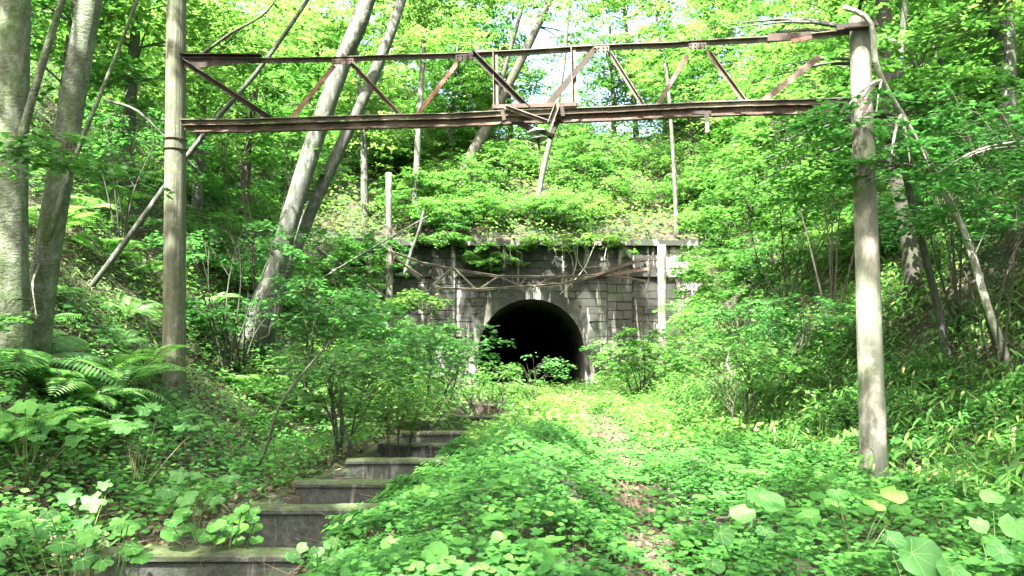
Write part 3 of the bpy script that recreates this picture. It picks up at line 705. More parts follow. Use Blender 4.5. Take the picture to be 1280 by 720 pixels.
# ------------------------------------------------------------------ trees
# sun holes: the lit places seen in the photograph
def H(px, py, Y, r): HOLES.append((at(px, py, Y), r))
def Hg(px, py, r): HOLES.append((ground_at(px, py)+np.array([0, 0, .2]), r))
for a in [(770, 545, .75), (735, 525, .8), (860, 535, .7), (770, 570, .55), (700, 505, .8), (960, 585, .3), (660, 585, .22)]: Hg(*a)
for a in [(838, 330, 33, 1.3), (855, 350, 33, .9), (870, 320, 33, .6), (830, 320, 33, .6), (735, 380, 33, .35), (690, 350, 33, .25), (745, 430, 33, .28), (700, 320, 33, .3), (757, 330, 33, .25), (790, 320, 33, .2),
          (1090, 375, 9.9, .14), (1094, 420, 9.9, .15), (1075, 75, 9.9, .22), (1078, 160, 9.9, .08), (220, 40, 12.2, .16), (222, 120, 12.2, .10), (1040, 20, 9.9, .3),
          (829, 380, 25, .5), (829, 330, 25, .4), (488, 250, 27, .4), (360, 270, 18, .4), (410, 130, 17.8, .3), (455, 110, 17.8, .25), (100, 60, 9.5, .15), (5, 60, 9, .15),
          (380, 72, 12, .12), (450, 72, 11.7, .16), (640, 64, 11.2, .2), (760, 60, 11, .2), (850, 58, 10.8, .2), (430, 92, 12, .1), (690, 145, 11.2, .2), (1230, 360, 11, .22), (1215, 320, 11, .18)]: H(*a)
for a in [(120, 250, .6), (160, 300, .35), (245, 310, .5), (215, 420, .25), (500, 515, .55), (530, 490, .3), (1020, 525, .45), (1050, 500, .3), (940, 480, .4), (1200, 560, .25), (1180, 370, .3),
          (560, 350, .3), (310, 225, .6), (350, 150, .6), (560, 540, .2), (600, 505, .35), (1250, 420, .3), (1130, 400, .25), (900, 390, .8), (950, 340, .7), (980, 560, .25), (880, 470, .5), (640, 520, .3)]: Hg(*a)

for y_ in np.arange(11.5, 25, 1.2): HOLES.append((np.array([float(path_x(y_))+.1, y_, .3]), .95+.25*math.sin(y_*2)))
for (x_, y_, r_) in [(3.4, 14, .5), (3.0, 19, .7), (-.2, 17, .45), (4.6, 22, .9), (.2, 21, .6), (-3.2, 15, .5), (-2.6, 18.5, .5), (4.2, 12.4, .35), (-4.6, 14.5, .5), (-6.2, 17, .6), (-7.6, 15.5, .5), (-9, 19, .9), (6.4, 18, .7), (7.8, 16, .5), (-5.4, 11, .3), (-3.4, 12.5, .3), (-4.3, 16.5, .6), (-6.6, 13.2, .4), (-8.2, 13.5, .5), (-7.2, 21, 1.0), (-4.5, 21, .9), (9, 21, 1), (7, 12, .3), (5.6, 16.2, .5), (8.4, 26, 1.1), (-10, 24, 1.2)]:
    HOLES.append((np.array([x_, y_, ground1(x_, y_)+.3]), r_))
def smooth_path(P, n=18):
    P = np.asarray(P, float); d = np.concatenate([[0], np.cumsum(np.linalg.norm(np.diff(P, axis=0), axis=1))]); t = np.linspace(0, d[-1], n)
    Q_ = np.stack([np.interp(t, d, P[:, k]) for k in range(3)], 1)
    for _ in range(2): Q_[1:-1] = (Q_[:-2]+2*Q_[1:-1]+Q_[2:])/4
    return Q_
def foliage_arrays(anchor_pts, C, k, size, tpl, L_rng=(.5, .9), droop=.2, filt=True, twigs=True, D=None, inview=None, width=.75, bare=False):
    """sprays at centres C; twigs run from the nearest anchor point"""
    C = np.asarray(C, float)
    if filt and HOLES:
        kf = hole_filter(C, .2); kf[:1] |= not kf.any(); C = C[kf]
    A = np.asarray(anchor_pts, float)
    dd = ((C[:, None, :2]-A[None, :, :2])**2).sum(2) + .6*(C[:, None, 2]-.4-A[None, :, 2])**2
    idx = np.argmin(dd*RNG.uniform(.4, 1.6, dd.shape), axis=1); An = A[idx]
    d = C[:, :2]-An[:, :2]; ln = np.linalg.norm(d, axis=1)[:, None]
    d = np.where(ln > .05, d/np.maximum(ln, 1e-6), 0) + RNG.normal(0, .45, (len(C), 2)); d /= np.linalg.norm(d, axis=1)[:, None]+1e-9
    Ls = rnd(len(C), *L_rng)
    P, N_, H_, i = spray_points(C, d, Ls, k, droop, width)
    if filt and HOLES:
        kp = hole_filter(P); kp[:2] |= not kp.any(); P, N_, H_ = P[kp], N_[kp], H_[kp]
    fol = leaves(tpl, P, N_, H_, size*rnd(len(P), .6, 1.3))
    tw = None
    if twigs:
        mid = An*.45 + C*.55 + np.array([0, 0, .12]); tip = C.copy(); tip[:, :2] += d*(Ls*.8)[:, None]; tip[:, 2] -= droop*.6*Ls
        r = .006+.004*np.linalg.norm(C-An, axis=1)
        r = r*.75; q = (np.linalg.norm(C-An, axis=1) < 1.5) & (RNG.uniform(0, 1, len(C)) < .7); q[0] = True
        tw = join_np(rod_np(An[q], mid[q], r[q]*1.3, r[q]), rod_np(mid[q], C[q], r[q], r[q]*.7), rod_np(C, tip, r*.7, r*.25))
    return fol, tw
def ell(n, c_, r, shell=.35):
    v = RNG.normal(0, 1, (n, 3)); v /= np.linalg.norm(v, axis=1)[:, None]; q = rnd(n, shell, 1)**(.6 if shell > .1 else .42)
    return np.array(c_)[None] + v*q[:, None]*np.array(r)[None]
def tree(name, label, cat, trunk_px=None, rad_px=(.1, .05), bark='beech', crowns=(), branches=(), group=None, leafm='leaf', k=55, size=.11, tpl=KITE, nseg=20, wob=.06, ground_it=True, world=None, Lr=(.55, 1.0), inframe=None, filt=True, extra=()):
    """trunk_px: list of (px,py,Y); crowns: list of (centre xyz, radii xyz, n_sprays)"""
    P = [at(*q) for q in trunk_px] if world is None else [np.array(q, float) for q in world]
    if ground_it:
        d = P[0]-P[1]; d /= np.linalg.norm(d); b = P[0].copy(); 
        for _ in range(60):
            if b[2] < ground1(b[0], b[1])-.25: break
            b = b + d*.08 + np.array([0, 0, -.05])
        P = [b]+P
    Pp = smooth_path(P, nseg); s_ = np.linspace(0, 1, len(Pp)); R = rad_px[0]+(rad_px[1]-rad_px[0])*s_; R[0] *= 1.7; 
    if len(R) > 3: R[1] *= 1.18
    root = empty(name, (Pp[0][0], Pp[0][1], ground1(Pp[0][0], Pp[0][1])), label, cat, group)
    mb = MB().tube(Pp, R, 14 if R[0] > .1 else 8, True, wob, Pp[0][0])
    mb.build('trunk', M[bark], root, True)
    anchors = list(Pp[len(Pp)//3:])
    for bp, br in branches:
        Q_ = smooth_path([at(*q) for q in bp], 12); MB().tube(Q_, np.linspace(br[0], br[1], len(Q_)), 8, True, wob, Q_[0][0]).build('limb', M[bark], root, True); anchors += list(Q_)
    FA, TA = [], []; limbs = MB(); nl = 0
    for (c_, r, n) in crowns:
        c_ = np.array(c_, float); r = np.array(r, float)
        # limbs into the crown
        A = np.array(anchors); st = A[np.argmin(((A-c_)**2).sum(1))]; loc = []
        for q in range(max(3, int(n/40))):
            e = ell(1, c_, r*.75)[0]; mid = (st+e)/2+np.array([0, 0, .12*np.linalg.norm(e-st)]); Q_ = smooth_path([st, mid, e], 7)
            w = .018*np.linalg.norm(e-st)+.008; limbs.tube(Q_, np.linspace(min(w, R[-1]*1.0+.01), .008, 7), 5, False); nl += 1; loc += list(Q_[2:])
        C = ell(n, c_, r, .0)
        if inframe is not None: C = C[inframe(C)]
        fol, tw = foliage_arrays(np.array(loc), C, k, size, tpl, Lr, twigs=True, filt=filt)
        if fol: FA.append(fol); TA.append(tw)
    for (c_, r, n) in extra:
        c_ = np.array(c_, float); A = np.array(anchors); st = A[np.argmin(((A-c_)**2).sum(1))]; Q_ = smooth_path([st, (st+c_)/2+np.array([0, 0, .1]), c_+np.array([r[0]*.6, 0, 0])], 8); limbs.tube(Q_, np.linspace(.018, .005, 8), 6, False); nl += 1
        fol, tw = foliage_arrays(Q_[2:], ell(n, c_, r), 30, .085, MAPLE, (.3, .5), filt=False); FA.append(fol); TA.append(tw)
    if nl: limbs.build('branches', M[bark], root, True)
    if FA:
        V, T = join_np(*FA); mesh_np('foliage', V, T, M[leafm], root)
        V, T = join_np(*TA); mesh_np('twigs', V, T, M['twig'], root)
    return root
def off_frame(C):       # keeps sprays that would hang close in front of the camera out of its way
    px, py = project(C); inf = (px > -150) & (px < 1430) & (py > -70) & (C[:, 1] > .5)
    return ~inf | (C[:, 1] > 24)
T_ = tree
# left foreground pair
T_('tree', 'thick straight mossy grey-green trunk at the far left edge', 'tree', [(12, 440, 9), (14, 250, 9), (17, 60, 9), (22, -120, 9), (40, -500, 9.2), (60, -900, 9.5)], (.185, .12), 'beech',
   crowns=[((-7.5, 4.5, 12.2), (4.6, 4.6, 1.9), 290), ((-3.2, 9.5, 12.6), (4.2, 4.2, 1.7), 150)], branches=[([(22, 190, 8.9), (48, 95, 8.8), (78, 0, 8.7), (110, -110, 8.6)], (.05, .03))], inframe=off_frame, k=70, size=.14)
T_('tree', 'smooth pale grey trunk leaning right beside the thick left edge trunk', 'tree', extra=[(at(60, 185, 8.2), (.5, .35, .14), 14), (at(150, 215, 8.6), (.35, .3, .1), 9), (at(25, 400, 8.4), (.3, .2, .06), 5)], trunk_px= [(42, 420, 9.5), (62, 300, 9.5), (88, 140, 9.5), (112, 0, 9.5), (150, -200, 9.6), (230, -560, 10)], rad_px=(.165, .1), bark='beech',
   crowns=[((-4.0, 6.0, 11.6), (4.2, 4.2, 1.6), 170)], branches=[([(50, 330, 9.4), (95, 190, 9.3), (150, 60, 9.3), (200, -80, 9.3)], (.035, .015))], inframe=off_frame, k=70, size=.14)
T_('tree', 'slim bare grey sapling leaning far right across the left bank behind the left pole', 'tree', [(62, 425, 13), (150, 312, 13), (250, 172, 13.2), (330, 82, 13.4), (390, -8, 13.6), (440, -90, 13.8)], (.055, .032), 'bark_grey',
   crowns=[((-2.0, 13.5, 11), (3.0, 3.0, 1.4), 70)], inframe=off_frame, k=60, size=.13)
T_('tree', 'thicker pale trunk of the leaning pair left of the portal', 'tree', [(312, 425, 17.4), (345, 335, 17.6), (372, 240, 17.8), (398, 160, 18), (425, 85, 18.2), (462, -5, 18.4), (500, -110, 18.6), (540, -260, 19)], (.24, .15), 'bark_grey',
   crowns=[((-1.5, 20, 15.0), (4.4, 4.0, 2.2), 200), ((-5.0, 19, 14.2), (3.4, 3.6, 2.4), 80), ((-3.6, 26, 14.6), (3.4, 3.0, 1.7), 190)], k=60, size=.13, leafm='leaf_fresh',
   branches=[([(425, 85, 18.2), (455, 30, 17.8), (480, -60, 17.4)], (.14, .08))])
T_('tree', 'thinner dark trunk of the leaning pair left of the portal', 'tree', [(335, 400, 18.2), (362, 325, 18.3), (402, 232, 18.4), (440, 155, 18.5), (482, 62, 18.6), (505, -5, 18.7), (522, -90, 18.9), (545, -240, 19.2)], (.165, .1), 'bark_grey',
   crowns=[((.8, 17.0, 13.6), (3.8, 3.8, 1.8), 130), ((1.6, 26.5, 15), (3.6, 3.0, 1.7), 200)], k=60, size=.13, leafm='leaf_fresh', inframe=off_frame)
# behind, above the portal
T_('tree', 'slim straight trunk rising behind the slim left post', 'tree', [(518, 270, 36), (524, 140, 36.2), (532, 20, 36.4), (538, -90, 36.6)], (.16, .1), 'bark_grey',
   crowns=[((-4.2, 37, 17.5), (2.8, 2.6, 3.2), 120)], k=45, size=.17, leafm='leaf_fresh')
T_('tree', 'dark forked trunk leaning right on the crest above the tunnel mouth', 'tree', [(580, 212, 39), (604, 168, 39), (632, 112, 39), (660, 58, 39), (690, -6, 39), (712, -60, 39)], (.33, .13), 'bark_dark',
   crowns=[((1.6, 39, 21), (3.6, 3, 2.8), 110), ((-1.2, 40, 16), (1.6, 2, 2.4), 60), ((3.0, 39.5, 17.4), (1.2, 1.4, 1.2), 16)], branches=[([(612, 150, 38.9), (630, 90, 38.7), (650, 20, 38.6), (662, -30, 38.5)], (.13, .07)), ([(604, 168, 39), (590, 130, 39), (560, 70, 39.2), (540, 30, 39.4)], (.06, .02))], k=45, size=.17, leafm='leaf_fresh')
T_('tree', 'slim pale trunk standing in the white sky gap over the portal', 'tree', [(676, 224, 37), (694, 150, 37), (706, 70, 37), (711, -10, 37), (716, -70, 37)], (.13, .09), 'bark_grey',
   crowns=[((4.4, 38, 19.6), (2.4, 2.4, 1.6), 50)], k=45, size=.17, leafm='leaf_fresh')
T_('tree', 'very thin grey stem above the right end of the portal wall', 'tree', [(846, 290, 34.8), (842, 200, 34.9), (834, 90, 35), (816, 0, 35.2), (808, -60, 35.3)], (.1, .05), 'bark_grey',
   crowns=[((7.2, 36, 15.5), (2.0, 2.2, 2.6), 55)], k=45, size=.17, leafm='leaf_fresh')
# right
T_('tree', 'short dark rough trunk on the bank just right of the right pole', 'tree', [(1146, 345, 15), (1136, 300, 15), (1126, 240, 15), (1114, 172, 15), (1106, 60, 15), (1100, -80, 15), (1090, -260, 15)], (.17, .11), 'bark_dark',
   crowns=[((8.8, 17.5, 9.4), (3.4, 3.2, 2.6), 170), ((6.0, 14.0, 11.0), (3.4, 3.2, 1.6), 120), ((6.4, 25.5, 14.2), (3.2, 2.8, 1.8), 180)], k=55, size=.12, tpl=KITE)
T_('tree', 'thin curved tree with a bleached bent top leaning over the right pole', 'tree', [(1278, 530, 11), (1262, 460, 11), (1236, 390, 11), (1208, 295, 11), (1170, 220, 10.7), (1140, 165, 10.4), (1108, 112, 10), (1092, 78, 9.8), (1093, 22, 9.7), (1072, 14, 9.7), (1054, 9, 9.7)], (.06, .03), 'bark_pale',
   crowns=[((4.3, 9.7, 4.55), (.5, .4, .25), 12), ((4.9, 9.6, 3.9), (.7, .5, .35), 16), ((6.2, 10.6, 4.2), (1.4, 1.2, 1.0), 44)], filt=False, k=45, size=.085, tpl=MAPLE, nseg=44, Lr=(.35, .65), leafm='leaf_cool')
T_('tree', 'slender leaning maple behind the right pole with layered boughs over the truss end', 'tree', [(1180, 420, 12.5), (1160, 330, 12.4), (1135, 240, 12.2), (1120, 150, 12), (1128, 40, 12), (1140, -90, 12)], (.06, .04), 'bark_grey',
   crowns=[(at(1000, 165, 12), (1.0, .7, .22), 16), (at(1060, 110, 11.4), (.9, .6, .3), 18), (at(960, 215, 12.5), (1.1, .7, .3), 18), (at(1130, 60, 11.5), (1.2, .8, .6), 34), (at(1030, 230, 12.6), (1.0, .8, .35), 20), (at(1200, 130, 11.8), (1.1, .9, .6), 32), (at(880, 45, 12.5), (.9, .5, .25), 12), (at(960, 95, 12.6), (.7, .5, .2), 9)], filt=False, k=42, size=.085, tpl=MAPLE, Lr=(.4, .75), leafm='leaf')
T_('tree', 'slim mossy trunk in the upper right corner among dense leaves', 'tree', [(1270, 300, 19), (1256, 150, 19), (1240, 10, 19), (1230, -120, 19)], (.14, .1), 'bark_dark',
   crowns=[((12.0, 20, 10.0), (2.6, 2.6, 2.8), 110)], k=50, size=.13)
# shade trees beside and behind the viewer
for q, (x, y, cx_, cy_, r, n) in enumerate([(-9, -1, -6.5, -1.5, 4.8, 210), (-6.5, -6, -2.0, -4.0, 4.4, 180), (7.5, -2, 2.5, 0.5, 4.6, 190), (8.5, 4.5, 4.6, 6.2, 4.0, 170), (-9.5, 10, -7.8, 12.2, 4.2, 150), (9.5, 10.5, 5.8, 11.4, 3.6, 130), (4.5, -7, 3.0, -4.5, 4.0, 150)]):
    z0 = ground1(x, y); zc = 12.2 + (q % 3)*.7
    T_('tree', ['broad leafy tree beyond the left edge of the view', 'leafy tree behind the viewer on the left', 'leafy tree behind the viewer on the right', 'leafy tree beyond the right edge of the view', 'leafy tree high on the left bank', 'leafy tree high on the right bank', 'leafy tree far behind the viewer'][q], 'tree', None, (.2, .09), 'bark_dark', world=[(x, y, z0-.3), (x*.97, y, z0+4), (x*.8+cx_*.2, y*.7+cy_*.3, zc-3), (cx_, cy_, zc-.8)],
       crowns=[((cx_, cy_, zc), (r, r, 1.7), int(n*(.8 if q == 4 else 1.2)))], group='tall shade trees around the track', k=75, size=.145, ground_it=False, inframe=off_frame)

# background trees on the slopes, sharing a few meshes
def proto_tree(seed, h, cr, n, leafm, size=.16, k=42):
    root = empty('tree', (0, 0, 0)); lean = random.uniform(-.08, .08)
    P = smooth_path([(0, 0, -1.0), (lean*h*.3, .1, h*.35), (lean*h*.7, -.1, h*.7), (lean*h, 0, h*.95)], 12)
    MB().tube(P, np.linspace(.17, .05, 12), 9, True, .08, seed).build('trunk', M['bark_dark' if seed % 2 else 'bark_grey'], root, True)
    limbs = MB(); loc = []
    for q in range(22):
        t = random.uniform(.35, .95); st = P[int(t*11)]; a = random.uniform(0, 6.28); Lb = cr*random.uniform(.6, 1)*(1.1-t*.4)
        e = st+np.array([math.cos(a)*Lb, math.sin(a)*Lb, Lb*.35]); Q_ = smooth_path([st, (st+e)/2+np.array([0, 0, .2]), e], 6); limbs.tube(Q_, np.linspace(.035, .008, 6), 4, False); loc += list(Q_[1:])
    limbs.build('branches', M['bark_grey'], root, True)
    loc = np.array(loc); C = loc[RNG.integers(0, len(loc), n)] + RNG.normal(0, .45, (n, 3))
    fol, tw = foliage_arrays(loc, C, k, size, KITE, (.6, 1.1), filt=False)
    mesh_np('foliage', *fol, M[leafm], root, world=False); return root
def dup(o, loc, rz, s=1, label=None, group=None):
    r = o.copy(); COL.objects.link(r); r.location = tuple(float(v) for v in loc); r.rotation_euler = (0, 0, rz); r.scale = (s, s, s*random.uniform(.92, 1.1))
    for ch in o.children:
        c_ = ch.copy(); COL.objects.link(c_); c_.parent = r
        for g_ in ch.children:
            d = g_.copy(); COL.objects.link(d); d.parent = c_
    if label: r['label'] = label
    if group: r['group'] = group
    return r
protos = [proto_tree(0, 8.5, 2.6, 190, 'leaf_fresh'), proto_tree(1, 7.0, 2.8, 200, 'leaf'), proto_tree(2, 10, 2.8, 210, 'leaf_fresh'), proto_tree(3, 6.0, 2.4, 170, 'leaf')]
used = [False]*4
# (px, Y) anchors; zone labels
ZN = {'L': 'leafy tree on the steep left hillside behind the leaning trunks', 'C': 'bright leafy tree on the hill above the tunnel portal', 'R': 'leafy tree on the steep right hillside behind the right pole'}
spots = []
for (px, Y) in [(60, 16), (150, 19), (240, 23), (20, 22), (110, 27), (200, 31), (300, 28), (330, 36), (60, 36), (400, 40), (455, 36), (260, 42), (150, 44), (350, 48), (20, 50)]: spots.append((px, Y, 'L'))
for (px, Y) in [(470, 44), (540, 46), (600, 54), (560, 40), (500, 56), (868, 42), (900, 47), (850, 56), (690, 62), (790, 60), (575, 43), (612, 47), (640, 43), (800, 44), (835, 47), (860, 50), (770, 44), (530, 50), (655, 56), (735, 58), (700, 50)]: spots.append((px, Y, 'C'))
for (px, Y) in [(920, 40), (960, 34), (1010, 30), (1060, 26), (1000, 42), (1080, 38), (1130, 24), (1180, 21), (1240, 24), (1150, 32), (1220, 36), (1270, 17), (1260, 44), (1120, 46), (980, 52)]: spots.append((px, Y, 'R'))
ORD = ['first', 'second', 'third', 'fourth', 'fifth', 'sixth', 'seventh', 'eighth', 'ninth', 'tenth', 'eleventh', 'twelfth']
def ordinal_labels(items, text):
    """items: (px, key); text(key) -> phrase; counts from the left inside each key"""
    out = [None]*len(items); by = {}
    for q, (px, key) in enumerate(items): by.setdefault(key, []).append((px, q))
    for key, l_ in by.items():
        for r_, (_, q) in enumerate(sorted(l_)):
            out[q] = text(key) if len(l_) == 1 else ORD[r_] + ' from the left of the ' + text(key).replace('tree', 'trees').replace('shrub', 'shrubs')
    return out
def tree_key(px, Y, zn):
    if zn == 'L': return ('near' if Y < 26 else 'middle' if Y < 40 else 'far', 'leafy', 'on the left slope')
    if zn == 'R': return ('near' if Y < 26 else 'middle' if Y < 40 else 'far', 'leafy', 'on the right slope')
    return ('left' if px < 600 else 'central' if px < 740 else 'right', 'bright', 'on the hilltop over the portal')
TL = ordinal_labels([(px, tree_key(px, Y, zn)) for px, Y, zn in spots], lambda k: '%s %s tree %s' % k)
for k_, (px, Y, zn) in enumerate(spots):
    x = (px-640)/FPX*Y; z = ground1(x, Y); i = random.randrange(4); lab = TL[k_]; grp = {'L': 'trees on the left hillside', 'C': 'trees above the portal', 'R': 'trees on the right hillside'}[zn]
    s_ = random.uniform(.9, 1.25)
    if not used[i]:
        used[i] = True; o = protos[i]; o.location = (x, Y, z); o.rotation_euler = (0, 0, random.uniform(0, 6)); tag(o, lab, 'tree', grp); o.scale = (s_,)*3
    else:
        o = dup(protos[i], (x, Y, z), random.uniform(0, 6), s_, lab, grp); o['category'] = 'tree'

# ------------------------------------------------------------------ shrubs
def shrub_mesh(root, c_, r, n, k, size, tpl, leafm, Lr=(.35, .7), stems=5, filt=True, world=True, base=None):
    base = np.array(root.location if base is None else base, float); c_ = np.array(c_, float); r = np.array(r, float)
    st = MB(); loc = []
    for q in range(stems):
        e = ell(1, c_, r*.8)[0]; e[2] = max(e[2], base[2]+.3); b = base + np.array([random.uniform(-.08, .08), random.uniform(-.08, .08), -.15])
        mid = b*.45+e*.55 + np.array([0, 0, .25*r[2]]) + RNG.normal(0, .1*r[0], 3); Q_ = smooth_path([b, mid, e], 9)
        st.tube(Q_, np.linspace(.012+.009*r[0], .006, 9), 6, False); loc += list(Q_[3:])
    o = st.build('stems', M['bark_dark'] if world else M['bark_dark'], root if world else None, True)
    if not world: o.parent = root
    fol, tw = foliage_arrays(np.array(loc), ell(n, c_, r, .2), k, size, tpl, Lr, filt=filt)
    mesh_np('foliage', *fol, M[leafm], root, world=world)
    mesh_np('twigs', *tw, M['twig'], root, world=world)
def shrub_at(label, px, py, Y, rx, rz, n, k=40, size=.08, tpl=MAPLE, leafm='leaf', Lr=(.35, .7), ry=None, name='shrub', group=None, stems=5, base=None, droop=.2, filt=True):
    c_ = at(px, py, Y); g_ = ground1(c_[0], c_[1]); root = empty(name, (c_[0], c_[1], g_) if base is None else base, label, 'shrub', group)
    if base is not None: g_ = -9
    shrub_mesh(root, (c_[0], c_[1], max(c_[2], g_+rz*.6)), (rx, ry or rx*.8, rz), n, k, size, tpl, leafm, Lr, stems, filt)
shrub_at('wide layered maple shrub filling the bank left of the tunnel mouth', 530, 440, 16.5, 1.7, .75, 130, 45, .085, MAPLE, 'leaf_cool', (.4, .8))
shrub_at('layered maple shrub beside the base of the leaning pale trunk', 380, 385, 15.5, 1.5, .7, 100, 45, .085, MAPLE, 'leaf_cool', (.4, .8))
shrub_at('layered maple shrub hiding the feet of the leaning trunks', 305, 385, 15.5, 1.2, .5, 60, 42, .085, MAPLE, 'leaf_cool', (.4, .7))
shrub_at('open leafy shrub with bare dark stems over the drain', 430, 470, 12, 1.15, .6, 60, 40, .075, MAPLE, 'leaf', (.35, .6), stems=6)
shrub_at('maple shrub behind the slim left post', 440, 330, 26, 2.0, 1.1, 90, 40, .11, MAPLE, 'leaf')
shrub_at('bright shrub spilling in front of the slim left post', 520, 375, 25.5, 1.0, .35, 34, 40, .11, MAPLE, 'leaf_fresh')
shrub_at('bushy shrub hiding the foot of the slim left post', 500, 425, 23, 2.0, .7, 90, 40, .10, MAPLE, 'leaf')
shrub_at('low shrub at the lower left of the tunnel mouth', 610, 475, 21, 1.4, .5, 70, 40, .09, OVAL, 'leaf')
shrub_at('small upright sapling in front of the black tunnel mouth', 668, 458, 24, .9, .45, 26, 20, .10, OVAL, 'leaf_cool', (.3, .5), filt=False)
shrub_at('sunlit shrub beside the path before the tunnel', 720, 495, 21, 1.1, .45, 50, 36, .09, OVAL, 'leaf_fresh')
shrub_at('leafy shrub at the foot of the slim right post', 800, 440, 23, 1.5, .8, 90, 40, .10, MAPLE, 'leaf')
shrub_at('dense shrub leaning on the right end of the portal', 915, 395, 27, 2.0, 1.1, 110, 40, .11, MAPLE, 'leaf')
shrub_at('tall layered shrub on the right bank below the portal corner', 960, 335, 24, 1.8, 1.1, 110, 42, .11, MAPLE, 'leaf')
shrub_at('broad layered shrub in the middle of the right bank', 970, 400, 16, 1.7, .7, 110, 45, .085, MAPLE, 'leaf_cool', (.4, .8))
shrub_at('low layered shrub beside the right pole', 930, 450, 14, 1.5, .45, 80, 42, .08, MAPLE, 'leaf', (.4, .7))
shrub_at('leafy shrub high on the right bank left of the right pole', 980, 250, 20, 1.9, 1.1, 110, 42, .10, MAPLE, 'leaf')
shrub_at('leafy shrub just right of the right pole', 1190, 200, 13, 1.5, .8, 90, 42, .09, MAPLE, 'leaf_cool')
shrub_at('maple bough hanging at the right edge at eye height', 1240, 270, 11, 1.1, .5, 40, 42, .09, MAPLE, 'leaf_cool')
shrub_at('dense maple shrub in the upper right before the dark slope', 1030, 175, 17, 1.7, 1.2, 110, 42, .095, MAPLE, 'leaf')
shrub_at('maple shrub behind the left pole at fern height', 290, 300, 15, 1.3, .5, 60, 42, .085, MAPLE, 'leaf_cool')
shrub_at('drooping maple bough behind the rusty left truss end', 330, 190, 19, 1.8, 1.0, 90, 42, .10, MAPLE, 'leaf')
shrub_at('leafy shrub between the left trunks and the left pole', 160, 170, 15, 1.2, 1.0, 70, 42, .085, MAPLE, 'leaf_cool')
shrub_at('tuft of leaves closing the far end of the drain', 560, 535, 16.6, .8, .25, 26, 32, .08, MAPLE, 'leaf_fresh', (.3, .5), stems=4)
shrub_at('sunlit leafy sapling beside the concrete cross walls', 500, 510, 12.5, .7, .34, 34, 34, .08, MAPLE, 'leaf_fresh', (.3, .5), stems=4)
for (lab_, px_, py_, rx_, rz_, n_, lm_) in [('trailing bush draped over the portal wall left of the arch', 612, 318, 1.25, .6, 62, 'leaf'), ('long bright creeper bush along the coping above the arch', 690, 303, 1.5, .3, 70, 'leaf_fresh'),
    ('leafy bush on the coping above the right pilaster', 762, 300, 1.1, .32, 50, 'leaf_fresh'), ('small creeper tuft hanging down above the right pilaster', 785, 308, .4, .4, 20, 'leaf'), ('dark bush covering the right end of the coping', 885, 275, 1.4, .6, 60, 'leaf'),
    ('leafy bush above the left pilaster', 548, 300, 1.2, .32, 56, 'leaf'), ('bush covering the left end of the coping by the slim post', 475, 312, 1.6, .6, 80, 'leaf_cool'), ('low creeper on the coping left of the sunlit wall patch', 815, 306, .6, .22, 26, 'leaf_fresh')]:
    b_ = at(px_, 285, 34.3); shrub_at(lab_, px_, py_, 32.9, rx_, rz_, n_, 38, .125, MAPLE, lm_, base=(float(b_[0]), 34.3, 6.25), stems=6)
def hang_vines():
    rg = random.Random(9); g = 'thin dead creepers hanging down the portal wall'
    for q, (px0, px1, py1) in enumerate([(716, 712, 352), (745, 700, 368), (700, 716, 335), (760, 764, 345), (722, 735, 344), (640, 648, 330), (688, 690, 330)]):
        a = at(px0, 302, 32.6); b = at(px1, py1, 32.7); m_ = (a+b)/2+np.array([.25*rg.choice((-1, 1)), 0, -.1])
        o = MB().tube(smooth_path([a, m_, b], 10), .02, 5).build('creeper', M['bark_pale'], None, True)
        tag(o, ORD_[q] + ' dead creeper from the left hanging on the portal wall', 'creeper', g)
ORD_ = ['sixth', 'seventh', 'third', 'seventh', 'fifth', 'first', 'second']; ORD_ = ['fourth', 'sixth', 'third', 'seventh', 'fifth', 'first', 'second']
hang_vines()

def proto_shrub(r, rz, n, size, tpl, leafm, k=34):
    root = empty('shrub', (0, 0, 0)); 
    shrub_mesh(root, (0, 0, rz*1.0), (r, r, rz), n, k, size, tpl, leafm, (.4, .8), 5, filt=False, world=False, base=(0, 0, 0)); return root
ps = [proto_shrub(1.3, .8, 60, .12, KITE, 'leaf'), proto_shrub(1.1, .6, 50, .11, KITE, 'leaf_fresh'), proto_shrub(1.6, .9, 75, .13, KITE, 'leaf'), proto_shrub(.9, .5, 45, .10, KITE, 'leaf_cool')]
us = [False]*4
def zone(n, x0, x1, y0, y1, bins, grp, smin=.8, smax=1.3, word='leafy'):
    """bins: (upper px, landmark phrase); rows near / middle / far by distance"""
    L_ = []
    while len(L_) < n:
        px = random.uniform(x0, x1); Y = random.uniform(y0, y1); x = (px-640)/FPX*Y
        if 33 < Y < 35 and -6 < x < 9: Y = 35.5; x = (px-640)/FPX*Y
        if abs(x-float(path_x(min(Y, 33)))) < 1.0 and Y < 33: continue
        L_.append((px, Y, x))
    def key(px, Y):
        f = (Y-y0)/(y1-y0); return ('lowest' if f < .33 else 'middle' if f < .66 else 'highest', next(t for u, t in bins if px < u))
    labs = ordinal_labels([(px, key(px, Y)) for px, Y, x in L_], lambda k: '%s %s shrub %s' % (k[0], word, k[1]))
    for (px, Y, x), lab in zip(L_, labs):
        i = random.randrange(4); s_ = random.uniform(smin, smax); z = ground1(x, Y)
        if not us[i]: us[i] = True; o = ps[i]; o.location = (x, Y, z); o.scale = (s_,)*3; tag(o, lab, 'shrub', grp)
        else: o = dup(ps[i], (x, Y, z), random.uniform(0, 6.28), s_, lab, grp); o['category'] = 'shrub'
zone(50, 470, 910, 35.0, 40, [(568, 'above the left pilaster'), (650, 'above the left of the arch'), (740, 'above the right of the arch'), (800, 'above the right pilaster'), (2000, 'above the right wall end')], 'shrubs above the portal wall', .7, 1.1)
